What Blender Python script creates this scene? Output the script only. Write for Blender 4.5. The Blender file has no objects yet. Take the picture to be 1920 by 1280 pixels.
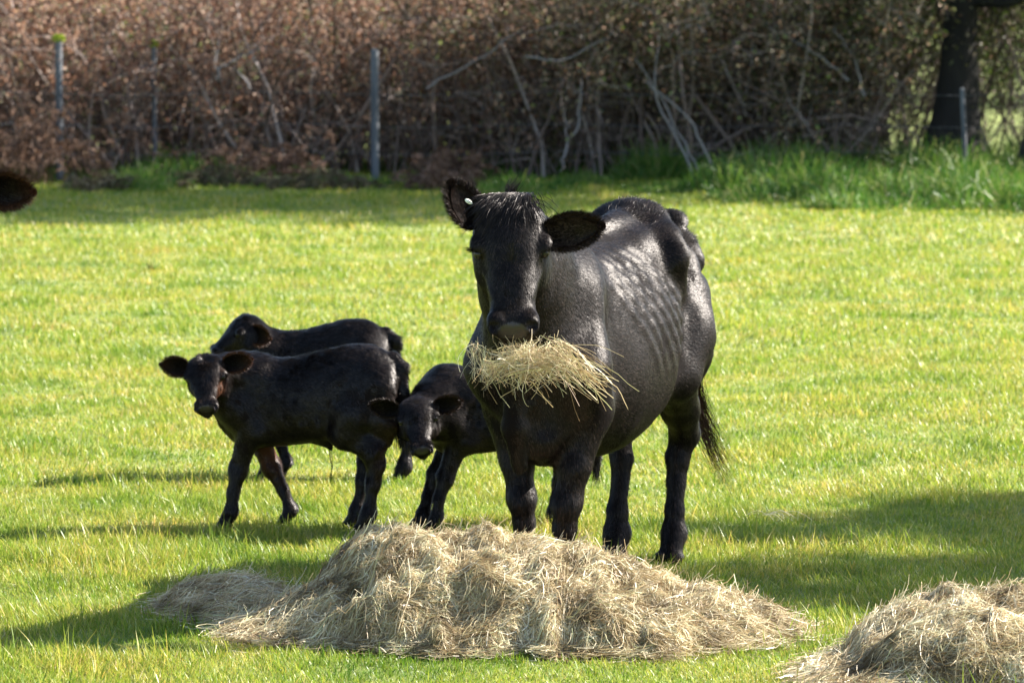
import bpy, math, random
import numpy as np
from mathutils import Vector
R = math.radians
rng = np.random.default_rng(7)
random.seed(7)

# ------------------------------------------------------------------ camera, sky, sun, exposure
scene = bpy.context.scene
COL = scene.collection
cam = bpy.data.cameras.new("camera"); camo = bpy.data.objects.new("camera", cam); COL.objects.link(camo)
camo.location = (0, 0, 2.2); camo.rotation_euler = (R(90 - 5.358), 0, 0)
cam.sensor_width = 36; cam.lens = 135.9; cam.clip_end = 2000
cam.dof.use_dof = True; cam.dof.focus_distance = 13.0; cam.dof.aperture_fstop = 6.3
scene.camera = camo
SUN = Vector((0.762, 0.20, 0.615)).normalized()
world = bpy.data.worlds.new("World"); scene.world = world; world.use_nodes = True
wn = world.node_tree.nodes; wl = world.node_tree.links
sky = wn.new("ShaderNodeTexSky"); sky.sky_type = 'NISHITA'; sky.sun_disc = False
sky.sun_elevation = math.asin(SUN.z); sky.sun_rotation = math.atan2(SUN.x, SUN.y)
wn["Background"].inputs[1].default_value = 0.085
wl.new(sky.outputs[0], wn["Background"].inputs[0])
sun = bpy.data.lights.new("sun", 'SUN'); sun.energy = 5.0; sun.angle = R(0.5); sun.color = (1, .94, .85)
suno = bpy.data.objects.new("sun", sun); COL.objects.link(suno)
suno.rotation_euler = SUN.to_track_quat('Z', 'Y').to_euler()
scene.view_settings.view_transform = 'Standard'; scene.view_settings.look = 'None'
scene.view_settings.exposure = 1.82; scene.view_settings.gamma = 1

# ------------------------------------------------------------------ helpers
def arr(*a): return np.array(a, float)
def nrm(v): v = np.asarray(v, float); return v / (np.linalg.norm(v, axis=-1, keepdims=True) + 1e-9)

def hash01(ix, iy, iz, seed):
    h = (ix.astype(np.int64) * 374761393 + iy.astype(np.int64) * 668265263 + iz.astype(np.int64) * 2147483647 + seed * 974634777) & 0xffffffff
    h = ((h ^ (h >> 13)) * 1274126177) & 0xffffffff
    return ((h ^ (h >> 16)) & 0xffff) / 65535.0
def noise(p, scale, seed=0):
    p = np.asarray(p, float) * scale
    if p.shape[-1] == 2: p = np.concatenate([p, np.zeros(p.shape[:-1] + (1,))], -1)
    i = np.floor(p); f = p - i; f = f * f * (3 - 2 * f); i = i.astype(np.int64); out = 0
    for a in (0, 1):
        for b in (0, 1):
            for c in (0, 1):
                w = (f[..., 0] if a else 1 - f[..., 0]) * (f[..., 1] if b else 1 - f[..., 1]) * (f[..., 2] if c else 1 - f[..., 2])
                out = out + w * hash01(i[..., 0] + a, i[..., 1] + b, i[..., 2] + c, seed)
    return out * 2 - 1
def gz(x, y):
    p = np.stack([np.asarray(x, float), np.asarray(y, float)], -1)
    return noise(p, .35, 3) * .03 + noise(p, 1.1, 4) * .012

class Geo:
    """collects quads/tris, then links them as one mesh object"""
    def __init__(s): s.v = []; s.q = []; s.t = []; s.qm = []; s.tm = []; s.n = 0; s.c = []
    def add(s, v, q=None, t=None, mat=0, mask=None):
        v = np.asarray(v, float).reshape(-1, 3); s.v.append(v)
        s.c.append(np.zeros((len(v), 3)) if mask is None else np.broadcast_to(np.asarray(mask, float), (len(v), 3)))
        if q is not None and len(q): q = np.asarray(q).reshape(-1, 4); s.q.append(q + s.n); s.qm.append(np.full(len(q), mat))
        if t is not None and len(t): t = np.asarray(t).reshape(-1, 3); s.t.append(t + s.n); s.tm.append(np.full(len(t), mat))
        s.n += len(v)
    def build(s, name, mats, parent=None, smooth=True, mask=False, loc=None):
        v = np.concatenate(s.v)
        if loc is not None: v = v - np.asarray(loc)
        q = np.concatenate(s.q) if s.q else np.zeros((0, 4), int); t = np.concatenate(s.t) if s.t else np.zeros((0, 3), int)
        me = bpy.data.meshes.new(name)
        me.vertices.add(len(v)); me.vertices.foreach_set("co", v.astype(np.float32).ravel())
        li = np.concatenate([q.ravel(), t.ravel()]).astype(np.int32)
        tot = np.concatenate([np.full(len(q), 4), np.full(len(t), 3)]).astype(np.int32)
        st = np.concatenate([[0], np.cumsum(tot)[:-1]]).astype(np.int32)
        me.loops.add(len(li)); me.loops.foreach_set("vertex_index", li)
        me.polygons.add(len(tot)); me.polygons.foreach_set("loop_start", st); me.polygons.foreach_set("loop_total", tot)
        mi = np.concatenate((s.qm if s.q else []) + (s.tm if s.t else [])).astype(np.int32)
        me.polygons.foreach_set("material_index", mi)
        me.polygons.foreach_set("use_smooth", np.full(len(tot), smooth))
        if mask:
            c = np.concatenate(s.c); a = me.attributes.new("mask", 'FLOAT_VECTOR', 'POINT')
            a.data.foreach_set("vector", c.astype(np.float32).ravel())
        me.update(calc_edges=True)
        for m in (mats if isinstance(mats, (list, tuple)) else [mats]): me.materials.append(m)
        o = bpy.data.objects.new(name, me); COL.objects.link(o)
        if loc is not None: o.location = loc
        if parent is not None: o.parent = parent
        return o
def tag(o, label=None, cat=None, group=None, kind=None):
    for k, val in (('label', label), ('category', cat), ('group', group), ('kind', kind)):
        if val: o[k] = val
    return o
def empty(name, loc):
    o = bpy.data.objects.new(name, None); COL.objects.link(o); o.location = loc; o.empty_display_size = .1; return o

def ribbons(g, P, w, side=None, mat=None, mask=None, tip=True):
    if mat is None: mat = 2 if getattr(g, 'hairy', False) else 0
    """P (N,K,3) centre lines, w (N,) widths -> flat ribbons tapering to a point"""
    N, K, _ = P.shape; w = np.broadcast_to(w, (N,))
    d = nrm(P[:, -1] - P[:, 0])
    if side is None: side = np.cross(d, rng.normal(size=(N, 3)))
    side = nrm(side)
    prof = np.linspace(1, 0, K) ** .5 if tip else np.ones(K); prof = prof.copy(); prof[-1] = .12 if tip else 1
    off = side[:, None, :] * (w[:, None] * prof[None] * .5)[..., None]
    V = np.stack([P - off, P + off], 2).reshape(-1, 3)
    b = (np.arange(N) * K * 2)[:, None] + (np.arange(K - 1) * 2)[None]
    Q = np.stack([b, b + 1, b + 3, b + 2], -1).reshape(-1, 4)
    m = None if mask is None else np.repeat(np.broadcast_to(mask, (N, 3)), K * 2, 0)
    g.add(V, q=Q, mat=mat, mask=m)
def tubes(g, P, Rr, sides=4, mat=0):
    """P (N,K,3), Rr (N,K) -> round limbs"""
    N, K, _ = P.shape
    d = nrm(np.gradient(P, axis=1)); ref = np.where(np.abs(d[..., 2:3]) > .8, arr(1, 0, 0), arr(0, 0, 1))
    u = nrm(np.cross(d, ref)); v = np.cross(d, u)
    a = np.arange(sides) * 2 * math.pi / sides
    V = P[:, :, None] + Rr[..., None, None] * (np.cos(a)[:, None] * u[:, :, None] + np.sin(a)[:, None] * v[:, :, None])
    b = (np.arange(N) * K * sides)[:, None, None] + (np.arange(K - 1) * sides)[None, :, None]
    j = np.arange(sides)[None, None]; j2 = (j + 1) % sides
    Q = np.stack([b + j, b + j2, b + j2 + sides, b + j + sides], -1).reshape(-1, 4)
    g.add(V.reshape(-1, 3), q=Q, mat=mat)
def leaves(g, C, size, mat=0, droop=0., nrmv=None):
    """small folded leaf: four-sided blade around each centre"""
    N = len(C); d = nrm(rng.normal(size=(N, 3)) + arr(0, 0, -droop)); s = nrm(np.cross(d, rng.normal(size=(N, 3))))
    size = np.broadcast_to(size, (N,))[:, None]; up = np.cross(d, s)
    V = np.stack([C - d * size * .5, C + s * size * .3 + up * size * .08, C + d * size * .55, C - s * size * .3 + up * size * .1], 1).reshape(-1, 3)
    g.add(V, q=np.arange(N * 4).reshape(N, 4), mat=mat)

# ------------------------------------------------------------------ materials
def mat(name):
    m = bpy.data.materials.new(name); m.use_nodes = True
    return m, m.node_tree.nodes, m.node_tree.links, m.node_tree.nodes["Principled BSDF"]
def ramp(n, stops):
    r = n.new("ShaderNodeValToRGB"); e = r.color_ramp.elements
    while len(e) < len(stops): e.new(.5)
    for k, (p, c) in enumerate(stops): e[k].position = p; e[k].color = (*c, 1)
    return r
def blade_material(name, stops, patch=None, patch_scale=.8, trans=.45, rough=.4, spec=.5, tcol=1.0):
    m, n, l, b = mat(name)
    geo = n.new("ShaderNodeNewGeometry"); r = ramp(n, stops); l.new(geo.outputs["Random Per Island"], r.inputs[0])
    out = r.outputs[0]
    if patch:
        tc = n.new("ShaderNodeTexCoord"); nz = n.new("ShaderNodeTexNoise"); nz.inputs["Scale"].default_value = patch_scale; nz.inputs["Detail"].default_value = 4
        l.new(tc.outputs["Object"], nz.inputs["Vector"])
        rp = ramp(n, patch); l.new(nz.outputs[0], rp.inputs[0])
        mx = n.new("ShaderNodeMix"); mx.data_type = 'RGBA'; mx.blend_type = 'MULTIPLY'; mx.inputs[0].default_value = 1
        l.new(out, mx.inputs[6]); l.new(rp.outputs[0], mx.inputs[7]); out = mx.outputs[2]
    l.new(out, b.inputs["Base Color"]); b.inputs["Roughness"].default_value = rough; b.inputs["Specular IOR Level"].default_value = spec
    if trans > 0:
        t = n.new("ShaderNodeBsdfTranslucent"); l.new(out, t.inputs[0]); ms = n.new("ShaderNodeMixShader"); ms.inputs[0].default_value = trans
        l.new(b.outputs[0], ms.inputs[1]); l.new(t.outputs[0], ms.inputs[2]); l.new(ms.outputs[0], n["Material Output"].inputs[0])
    return m
M = {}
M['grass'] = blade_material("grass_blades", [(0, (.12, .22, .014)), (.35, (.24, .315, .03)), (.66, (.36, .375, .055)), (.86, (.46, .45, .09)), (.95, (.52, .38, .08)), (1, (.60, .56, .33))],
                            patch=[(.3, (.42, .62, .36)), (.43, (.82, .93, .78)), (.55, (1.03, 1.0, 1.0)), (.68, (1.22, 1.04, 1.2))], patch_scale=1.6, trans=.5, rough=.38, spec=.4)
M['long'] = blade_material("long_grass_blades", [(0, (.035, .115, .015)), (.5, (.09, .21, .022)), (.8, (.18, .26, .04)), (1, (.36, .34, .14))], trans=.45, rough=.4, spec=.4)
M['hay'] = blade_material("hay_straw", [(0, (.28, .19, .10)), (.2, (.52, .41, .24)), (.5, (.70, .60, .39)), (.75, (.80, .72, .53)), (.9, (.56, .57, .32)), (1, (.92, .88, .74))],
                          patch=[(.3, (.26, .22, .17)), (.44, (.72, .67, .6)), (.6, (1.0, .99, .97)), (.75, (1.08, 1.08, 1.08))], patch_scale=6.5, trans=.22, rough=.42, spec=.45)  # patch: weathered hay tone, its dark end also painting shade into the hollows
M['mouth_hay'] = blade_material("fresh_hay_straw", [(0, (.24, .15, .08)), (.2, (.5, .38, .21)), (.6, (.66, .55, .35)), (.78, (.44, .43, .2)), (1, (.84, .77, .56))], trans=.25, rough=.42, spec=.45)
M['dead_leaf'] = blade_material("dead_brown_leaf", [(0, (.16, .075, .045)), (.4, (.40, .21, .13)), (.75, (.58, .37, .25)), (.95, (.72, .56, .45)), (1, (.3, .34, .1))], trans=.45, rough=.5, spec=.4)
M['olive_leaf'] = blade_material("olive_leaf", [(0, (.04, .045, .018)), (.4, (.10, .105, .04)), (.7, (.2, .165, .09)), (.9, (.34, .28, .18)), (1, (.34, .46, .09))], trans=.4, rough=.4, spec=.5)
M['green_leaf'] = blade_material("green_leaf", [(0, (.06, .12, .015)), (.5, (.16, .27, .03)), (1, (.36, .44, .08))], trans=.4, rough=.4, spec=.5)
M['bracken'] = blade_material("dead_bracken", [(0, (.08, .042, .026)), (.5, (.17, .095, .06)), (1, (.3, .19, .13))], trans=.25, rough=.6, spec=.3)
M['tussock'] = blade_material("dead_grass", [(0, (.07, .055, .03)), (.5, (.14, .11, .06)), (.8, (.22, .18, .1)), (1, (.1, .15, .03))], trans=.25, rough=.6, spec=.3)
M['twig'] = blade_material("bare_twig", [(0, (.05, .035, .028)), (.5, (.16, .115, .095)), (.85, (.30, .23, .20)), (1, (.5, .43, .39))], trans=0, rough=.6, spec=.3)
M['pale_twig'] = blade_material("pale_bare_wood", [(0, (.17, .15, .145)), (1, (.27, .25, .24))], trans=0, rough=.6, spec=.3)
M['thatch'] = blade_material("hay_inner_shade", [(0, (.16, .11, .06)), (1, (.2, .14, .08))], trans=0, rough=.9, spec=.1)  # mound under the straws, coloured dark to paint shade into the gaps

def noise_mat(name, stops, scale, rough=.8, bump=.3, bscale=None, vec=(1, 1, 1)):
    m, n, l, b = mat(name); tc = n.new("ShaderNodeTexCoord"); mp = n.new("ShaderNodeMapping"); mp.inputs["Scale"].default_value = vec
    l.new(tc.outputs["Object"], mp.inputs[0]); nz = n.new("ShaderNodeTexNoise"); nz.inputs["Scale"].default_value = scale; nz.inputs["Detail"].default_value = 6
    l.new(mp.outputs[0], nz.inputs["Vector"]); r = ramp(n, stops); l.new(nz.outputs[0], r.inputs[0]); l.new(r.outputs[0], b.inputs["Base Color"])
    b.inputs["Roughness"].default_value = rough
    n2 = n.new("ShaderNodeTexNoise"); n2.inputs["Scale"].default_value = bscale or scale * 3; n2.inputs["Detail"].default_value = 5; l.new(mp.outputs[0], n2.inputs["Vector"])
    bp = n.new("ShaderNodeBump"); bp.inputs["Strength"].default_value = bump; bp.inputs["Distance"].default_value = .02
    l.new(n2.outputs[0], bp.inputs["Height"]); l.new(bp.outputs[0], b.inputs["Normal"])
    return m
M['ground'] = noise_mat("turf_soil", [(.3, (.09, .12, .022)), (.5, (.16, .20, .04)), (.7, (.25, .25, .07))], 3.0, .95, .6, 40)
M['far_field'] = noise_mat("far_pasture", [(.3, (.16, .26, .04)), (.5, (.26, .38, .06)), (.7, (.4, .42, .12))], .8, .9, .4, 12)
M['bark'] = noise_mat("bark", [(.3, (.006, .005, .004)), (.6, (.016, .013, .011)), (.8, (.03, .028, .018))], 6, .9, .9, 14, (1, 1, .25))
M['post'] = noise_mat("weathered_post", [(.3, (.06, .065, .075)), (.5, (.11, .12, .135)), (.75, (.18, .19, .2))], 5, .8, .5, 30, (3, 3, .3))
M['moss'] = noise_mat("moss", [(.3, (.2, .3, .02)), (.6, (.45, .55, .04))], 30, .9, .8, 60)

def coat_material(name, rough, spec):
    m, n, l, b = mat(name)
    at = n.new("ShaderNodeAttribute"); at.attribute_name = "mask"; sp = n.new("ShaderNodeSeparateXYZ"); l.new(at.outputs["Vector"], sp.inputs[0])
    geo = n.new("ShaderNodeNewGeometry")
    rr = ramp(n, [(0, (.0022, .0018, .0017)), (.72, (.006, .0045, .0042)), (.9, (.022, .015, .013)), (1, (.05, .037, .032))]); l.new(geo.outputs["Random Per Island"], rr.inputs[0])
    rb = ramp(n, [(0, (.02, .008, .004)), (.6, (.07, .026, .012)), (1, (.15, .065, .03))]); l.new(geo.outputs["Random Per Island"], rb.inputs[0])
    def mix(fac, a, c):
        x = n.new("ShaderNodeMix"); x.data_type = 'RGBA'
        l.new(fac, x.inputs[0]); l.new(a, x.inputs[6])
        if isinstance(c, tuple): x.inputs[7].default_value = (*c, 1)
        else: l.new(c, x.inputs[7])
        return x.outputs[2]
    c1 = mix(sp.outputs[0], rr.outputs[0], rb.outputs[0])
    c2 = mix(sp.outputs[1], c1, (.026, .022, .022)); c3 = mix(sp.outputs[2], c2, (.02, .015, .011))
    l.new(c3, b.inputs["Base Color"])
    mr = n.new("ShaderNodeMapRange"); l.new(sp.outputs[1], mr.inputs[0]); mr.inputs[3].default_value = rough; mr.inputs[4].default_value = .3
    l.new(mr.outputs[0], b.inputs["Roughness"])
    ms = n.new("ShaderNodeMapRange"); l.new(sp.outputs[1], ms.inputs[0]); ms.inputs[3].default_value = spec; ms.inputs[4].default_value = .45; l.new(ms.outputs[0], b.inputs["Specular IOR Level"]); b.inputs["Specular Tint"].default_value = (1, .93, .9, 1)
    tc = n.new("ShaderNodeTexCoord"); nz = n.new("ShaderNodeTexNoise"); nz.inputs["Scale"].default_value = 90; nz.inputs["Detail"].default_value = 3
    l.new(tc.outputs["Object"], nz.inputs["Vector"]); bp = n.new("ShaderNodeBump"); bp.inputs["Strength"].default_value = .35; bp.inputs["Distance"].default_value = .004
    l.new(nz.outputs[0], bp.inputs["Height"]); l.new(bp.outputs[0], b.inputs["Normal"])
    return m
M['coat'] = coat_material("black_coat", .42, .19); M['calf_coat'] = coat_material("black_calf_coat", .40, .25); M['skin'] = coat_material("black_undercoat", .7, .06)
m_, n_, l_, b_ = mat("eye_gloss"); b_.inputs["Base Color"].default_value = (.008, .006, .006, 1); b_.inputs["Roughness"].default_value = .28; M['eye'] = m_
m_, n_, l_, b_ = mat("ear_tag_plastic"); b_.inputs["Base Color"].default_value = (.85, .84, .7, 1); b_.inputs["Roughness"].default_value = .35; M['tagm'] = m_

# ------------------------------------------------------------------ implicit-surface modeller for the animals
class Field:
    def __init__(s, lo, hi, h):
        s.lo = arr(*lo); s.h = h; s.dim = np.ceil((arr(*hi) - s.lo) / h).astype(int) + 1
        s.D = np.full(s.dim, .5, np.float32)
    def sub(s, pts, m):
        pts = np.asarray(pts, float); a = np.clip(((pts.min(0) - m - s.lo) / s.h).astype(int), 0, s.dim); b = np.clip(((pts.max(0) + m - s.lo) / s.h).astype(int) + 2, 0, s.dim)
        if np.any(b <= a): return None, None
        sl = tuple(slice(i, j) for i, j in zip(a, b))
        ax = [(s.lo[k] + s.h * np.arange(a[k], b[k])).astype(np.float32) for k in range(3)]
        X = np.stack(np.meshgrid(*ax, indexing='ij'), -1)
        return sl, X
    def union(s, sl, d, k):
        a = s.D[sl]; h = np.clip(.5 + .5 * (a - d) / k, 0, 1); s.D[sl] = a * (1 - h) + d * h - k * h * (1 - h)
    def cone(s, p, q, r1, r2, k=.04):
        p = arr(*p); q = arr(*q); sl, X = s.sub([p, q], max(r1, r2) + k + .05)
        if sl is None: return
        ba = (q - p).astype(np.float32); pa = X - p.astype(np.float32); t = np.clip((pa @ ba) / max(float(ba @ ba), 1e-8), 0, 1)
        d = np.linalg.norm(pa - t[..., None] * ba, axis=-1) - (r1 + (r2 - r1) * t)
        s.union(sl, d, k)
    def chain(s, pts, rs, k=.04):
        for i in range(len(pts) - 1): s.cone(pts[i], pts[i + 1], rs[i], rs[i + 1], k)
    def ell(s, c, r, axes=None, k=.03, cut=False):
        c = arr(*c); r = arr(*r); sl, X = s.sub([c], r.max() + k + .04)
        if sl is None: return
        P = X - c.astype(np.float32)
        if axes is not None: P = P @ np.stack([nrm(a) for a in axes], 1).astype(np.float32)
        rho = np.linalg.norm(P / r.astype(np.float32), axis=-1); d = (rho - 1) * r.min() if False else (rho - 1) * (r.prod() ** (1 / 3))
        if cut:
            a = s.D[sl]; d = -d; h = np.clip(.5 - .5 * (d - a) / k * -1, 0, 1)
            s.D[sl] = np.maximum(a, d) + np.maximum(k - np.abs(a - d), 0) ** 2 / (4 * k)
        else: s.union(sl, d, k)
    def bump(s, p, q, r, amp):
        p = arr(*p); q = arr(*q); sl, X = s.sub([p, q], r * 2.6)
        if sl is None: return
        ba = (q - p).astype(np.float32); pa = X - p.astype(np.float32); t = np.clip((pa @ ba) / max(float(ba @ ba), 1e-8), 0, 1)
        d = np.linalg.norm(pa - t[..., None] * ba, axis=-1); s.D[sl] -= amp * np.exp(-(d / r) ** 2)
    def loft(s, O, ax, sd, up, st, k=.03, pear=0.):
        """stations (t, top, bottom, halfwidth, exponent) along ax; sd sideways, up the top direction"""
        O = arr(*O); ax, sd, up = nrm(ax), nrm(sd), nrm(up); st = np.array(st, float)
        pts = []
        for t, a, b, w, e in st:
            for zz in (a, b):
                for yy in (-w, w): pts.append(O + ax * t + up * zz + sd * yy)
        sl, X = s.sub(pts, .1)
        if sl is None: return
        P = X - O.astype(np.float32); T = P @ ax.astype(np.float32); Y = P @ sd.astype(np.float32); Z = P @ up.astype(np.float32)
        tt = np.linspace(st[0, 0], st[-1, 0], 160)
        def cr(col):
            x = st[:, 0]; y = st[:, col]; m = np.gradient(y, x); i = np.clip(np.searchsorted(x, tt) - 1, 0, len(x) - 2); h = x[i + 1] - x[i]; u = (tt - x[i]) / h
            return (2 * u**3 - 3 * u**2 + 1) * y[i] + (u**3 - 2 * u**2 + u) * h * m[i] + (-2 * u**3 + 3 * u**2) * y[i + 1] + (u**3 - u**2) * h * m[i + 1]
        A, B, W, E = [np.interp(T, tt, cr(c)).astype(np.float32) for c in (1, 2, 3, 4)]
        hh = np.maximum((A - B) / 2, .004); zc = (A + B) / 2; W = np.maximum(W, .004)
        zn = (Z - zc) / hh
        if pear: W = W * (1 - pear * np.clip(zn, -1, 1))
        rho = (np.abs(Y / W) ** E + np.abs(zn) ** E) ** (1 / E); d = (rho - 1) * np.minimum(hh, W)
        over = np.maximum(st[0, 0] - T, T - st[-1, 0]); d = np.where(over > 0, np.sqrt(np.maximum(d, 0) ** 2 + over ** 2) + over * .2, d)
        s.union(sl, d, k)
    def mesh(s, smooth=2):
        D = s.D; ins = D < 0; n = np.array(D.shape) - 1
        acc = np.zeros(tuple(n) + (3,), np.float32); cnt = np.zeros(tuple(n), np.float32)
        off = [(0, 0), (0, 1), (1, 0), (1, 1)]
        edges = []
        for a in range(3):
            o1, o2 = [i for i in range(3) if i != a]
            s0 = [slice(None)] * 3; s1 = [slice(None)] * 3; s0[a] = slice(0, -1); s1[a] = slice(1, None)
            d0 = D[tuple(s0)]; d1 = D[tuple(s1)]; cr = (d0 < 0) != (d1 < 0); idx = np.argwhere(cr); f = d0[cr] / (d0[cr] - d1[cr])
            pos = idx.astype(np.float32); pos[:, a] += f
            edges.append((a, o1, o2, idx, (d0[cr] < 0)))
            for u, w in off:
                c = idx.copy(); c[:, o1] -= u; c[:, o2] -= w; ok = np.all((c >= 0) & (c < n), 1); cc = c[ok]
                np.add.at(acc, tuple(cc.T), pos[ok]); np.add.at(cnt, tuple(cc.T), 1)
        has = cnt > 0; vid = np.full(tuple(n), -1); vid[has] = np.arange(has.sum())
        V = (acc[has] / cnt[has][:, None]) * s.h + s.lo
        Q = []
        for a, o1, o2, idx, flag in edges:
            ok = (idx[:, o1] > 0) & (idx[:, o2] > 0) & (idx[:, o1] < n[o1]) & (idx[:, o2] < n[o2]); i = idx[ok]; fl = flag[ok]
            def g(u, w): c = i.copy(); c[:, o1] -= u; c[:, o2] -= w; return vid[tuple(c.T)]
            q = np.stack([g(0, 0), g(1, 0), g(1, 1), g(0, 1)], 1)
            rev = fl if a != 1 else ~fl
            q[rev] = q[rev][:, ::-1]; Q.append(q)
        Q = np.concatenate(Q); Q = Q[:, ::-1]
        for _ in range(smooth):
            S = np.zeros_like(V); C = np.zeros(len(V))
            for k in range(4):
                np.add.at(S, Q[:, k], V[Q[:, (k + 1) % 4]]); np.add.at(C, Q[:, k], 1)
                np.add.at(S, Q[:, (k + 1) % 4], V[Q[:, k]]); np.add.at(C, Q[:, (k + 1) % 4], 1)
            V = V * .5 + .5 * S / C[:, None]
        return V, Q

def vnormals(V, Q):
    fn = np.cross(V[Q[:, 2]] - V[Q[:, 0]], V[Q[:, 3]] - V[Q[:, 1]]); N = np.zeros_like(V)
    for k in range(4): np.add.at(N, Q[:, k], fn)
    return nrm(N)

def fur(g, V, Q, N, mk, count, length, flowf, lift=.3, width=.0022, keep=None, mat=2, swl=(.28, .16)):
    qi = rng.integers(0, len(Q), count); u = rng.random((count, 1)); w = rng.random((count, 1)); q = Q[qi]
    def bl(A): return (A[q[:, 0]] * (1 - u) + A[q[:, 1]] * u) * (1 - w) + (A[q[:, 3]] * (1 - u) + A[q[:, 2]] * u) * w
    P = bl(V); n = nrm(bl(N)); m = bl(mk)
    ok = (m[:, 1] < .4) & (m[:, 2] < .4)
    if keep is not None: ok &= keep(P)
    P, n, m = P[ok], n[ok], m[ok]; c = len(P)
    F = flowf(P, n); F = F - n * np.sum(F * n, 1, keepdims=True)
    swirl = np.stack([noise(P, 9, 1), noise(P, 9, 2), noise(P, 9, 5)], 1) * swl[0] + np.stack([noise(P, 45, 6), noise(P, 45, 7), noise(P, 45, 8)], 1) * swl[1]
    F = nrm(nrm(F) + swirl + rng.normal(size=(c, 3)) * .06)
    L = (length(P, n) if callable(length) else np.full(c, length)) * rng.uniform(.6, 1.25, c)
    lf = lift * (1 + .35 * noise(P, 30, 9))[:, None] * rng.uniform(.75, 1.25, (c, 1))
    d = nrm(F + n * lf); s = nrm(np.cross(n, d) + rng.normal(size=(c, 3)) * .04) * (width * rng.uniform(.7, 1.3, c))[:, None] * .5
    b0 = P - n * .0008
    mid = b0 + d * (L * .55)[:, None]; tip = b0 + d * L[:, None] - n * (L * .08)[:, None]
    T = np.stack([b0 - s, b0 + s, mid + s * .8, tip, mid - s * .8], 1).reshape(-1, 3); i = np.arange(c) * 5
    g.add(T, q=np.stack([i, i + 1, i + 2, i + 4], 1), t=np.stack([i + 4, i + 2, i + 3], 1), mask=np.repeat(m * [1, 0, 0], 5, 0), mat=mat)

def make_ear(g, base, d, opening, L, W, strands, brown=0., rimbrown=0., fringe=.02, fw=.0016):
    base = arr(*base); d = nrm(d); op = nrm(arr(*opening) - d * np.dot(opening, d)); sd = nrm(np.cross(d, op))
    nu, nv = 20, 17; u = np.linspace(0, 1, nu)[:, None]; v = np.linspace(-1, 1, nv)[None]
    wid = W * .5 * np.maximum(np.sin(math.pi * np.clip(u, 0, 1) ** .85) ** .6, 0) * (.72 + .28 * u) + W * .16 * (1 - u)
    A = (1.9 - 1.0 * np.minimum(u * 2, 1)); th = v * A
    def surf(o):
        rad = wid / np.maximum(np.sin(np.minimum(A, 1.5)), .5)
        x = rad * np.sin(th) * (1 + o * 0); z = -rad * (np.cos(th) - np.cos(A)) * .62
        P = base + d * (u * L)[..., None] + sd * x[..., None] + op * z[..., None] - op * (o * np.sqrt(np.clip(1 - v ** 2, 0, 1)) * np.sin(math.pi * np.clip(u, .05, .95)) ** .5)[..., None]
        return P - op * (u ** 2 * L * .08)[..., None]
    In = surf(0.0); Out = surf(.010 * L / .2)
    idx = np.arange(nu * nv).reshape(nu, nv); q = np.stack([idx[:-1, :-1], idx[1:, :-1], idx[1:, 1:], idx[:-1, 1:]], -1).reshape(-1, 4)
    rim = np.maximum(np.abs(v) * np.ones_like(u), u * np.ones_like(v)) ** 5
    mi = np.zeros((nu, nv, 3)); mi[..., 0] = np.clip(brown + rimbrown * rim, 0, 1); mi = mi.reshape(-1, 3)
    g.add(In.reshape(-1, 3), q=q, mask=mi); g.add(Out.reshape(-1, 3), q=q[:, ::-1], mask=mi * 0)
    Nout = vnormals(Out.reshape(-1, 3), q); Nout *= np.sign(np.sum(Nout * (-op), 1).mean())
    fl = lambda P, n: np.broadcast_to(d, P.shape)
    z3 = np.zeros((nu * nv, 3))
    fur(g, Out.reshape(-1, 3), q, Nout, z3, strands, fringe * .8, fl, .35, fw)
    fur(g, In.reshape(-1, 3), q, -Nout, mi, strands // 2, fringe * .7, fl, .5, fw)
    # fringe round the rim
    for e in (0, nv - 1):
        Pe = In[:, e]; k = strands // 3; a = rng.random(k) * (nu - 1.001); i = a.astype(int); f = (a - i)[:, None]
        P0 = Pe[i] * (1 - f) + Pe[i + 1] * f; out = sd * (1 if e else -1)
        D = nrm(out * .9 + d * (.35 + .6 * (a / nu)[:, None]) + rng.normal(size=(k, 3)) * .3); Lk = fringe * rng.uniform(.5, 1.5, (k, 1))
        Pp = np.stack([P0 - D * .004, P0 + D * Lk * .5, P0 + D * Lk + d * Lk * .2], 1)
        ribbons(g, Pp, fw, mask=np.tile([min(1, rimbrown), 0, 0], (k, 1)))
    k = strands // 4; C = In[-1].mean(0); D = nrm(d + rng.normal(size=(k, 3)) * .5); Pp = np.stack([C + rng.normal(size=(k, 3)) * W * .05, C + D * fringe * .5, C + D * fringe * 1.1], 1); ribbons(g, Pp, fw, mask=np.tile([min(1, rimbrown), 0, 0], (k, 1)))

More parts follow.
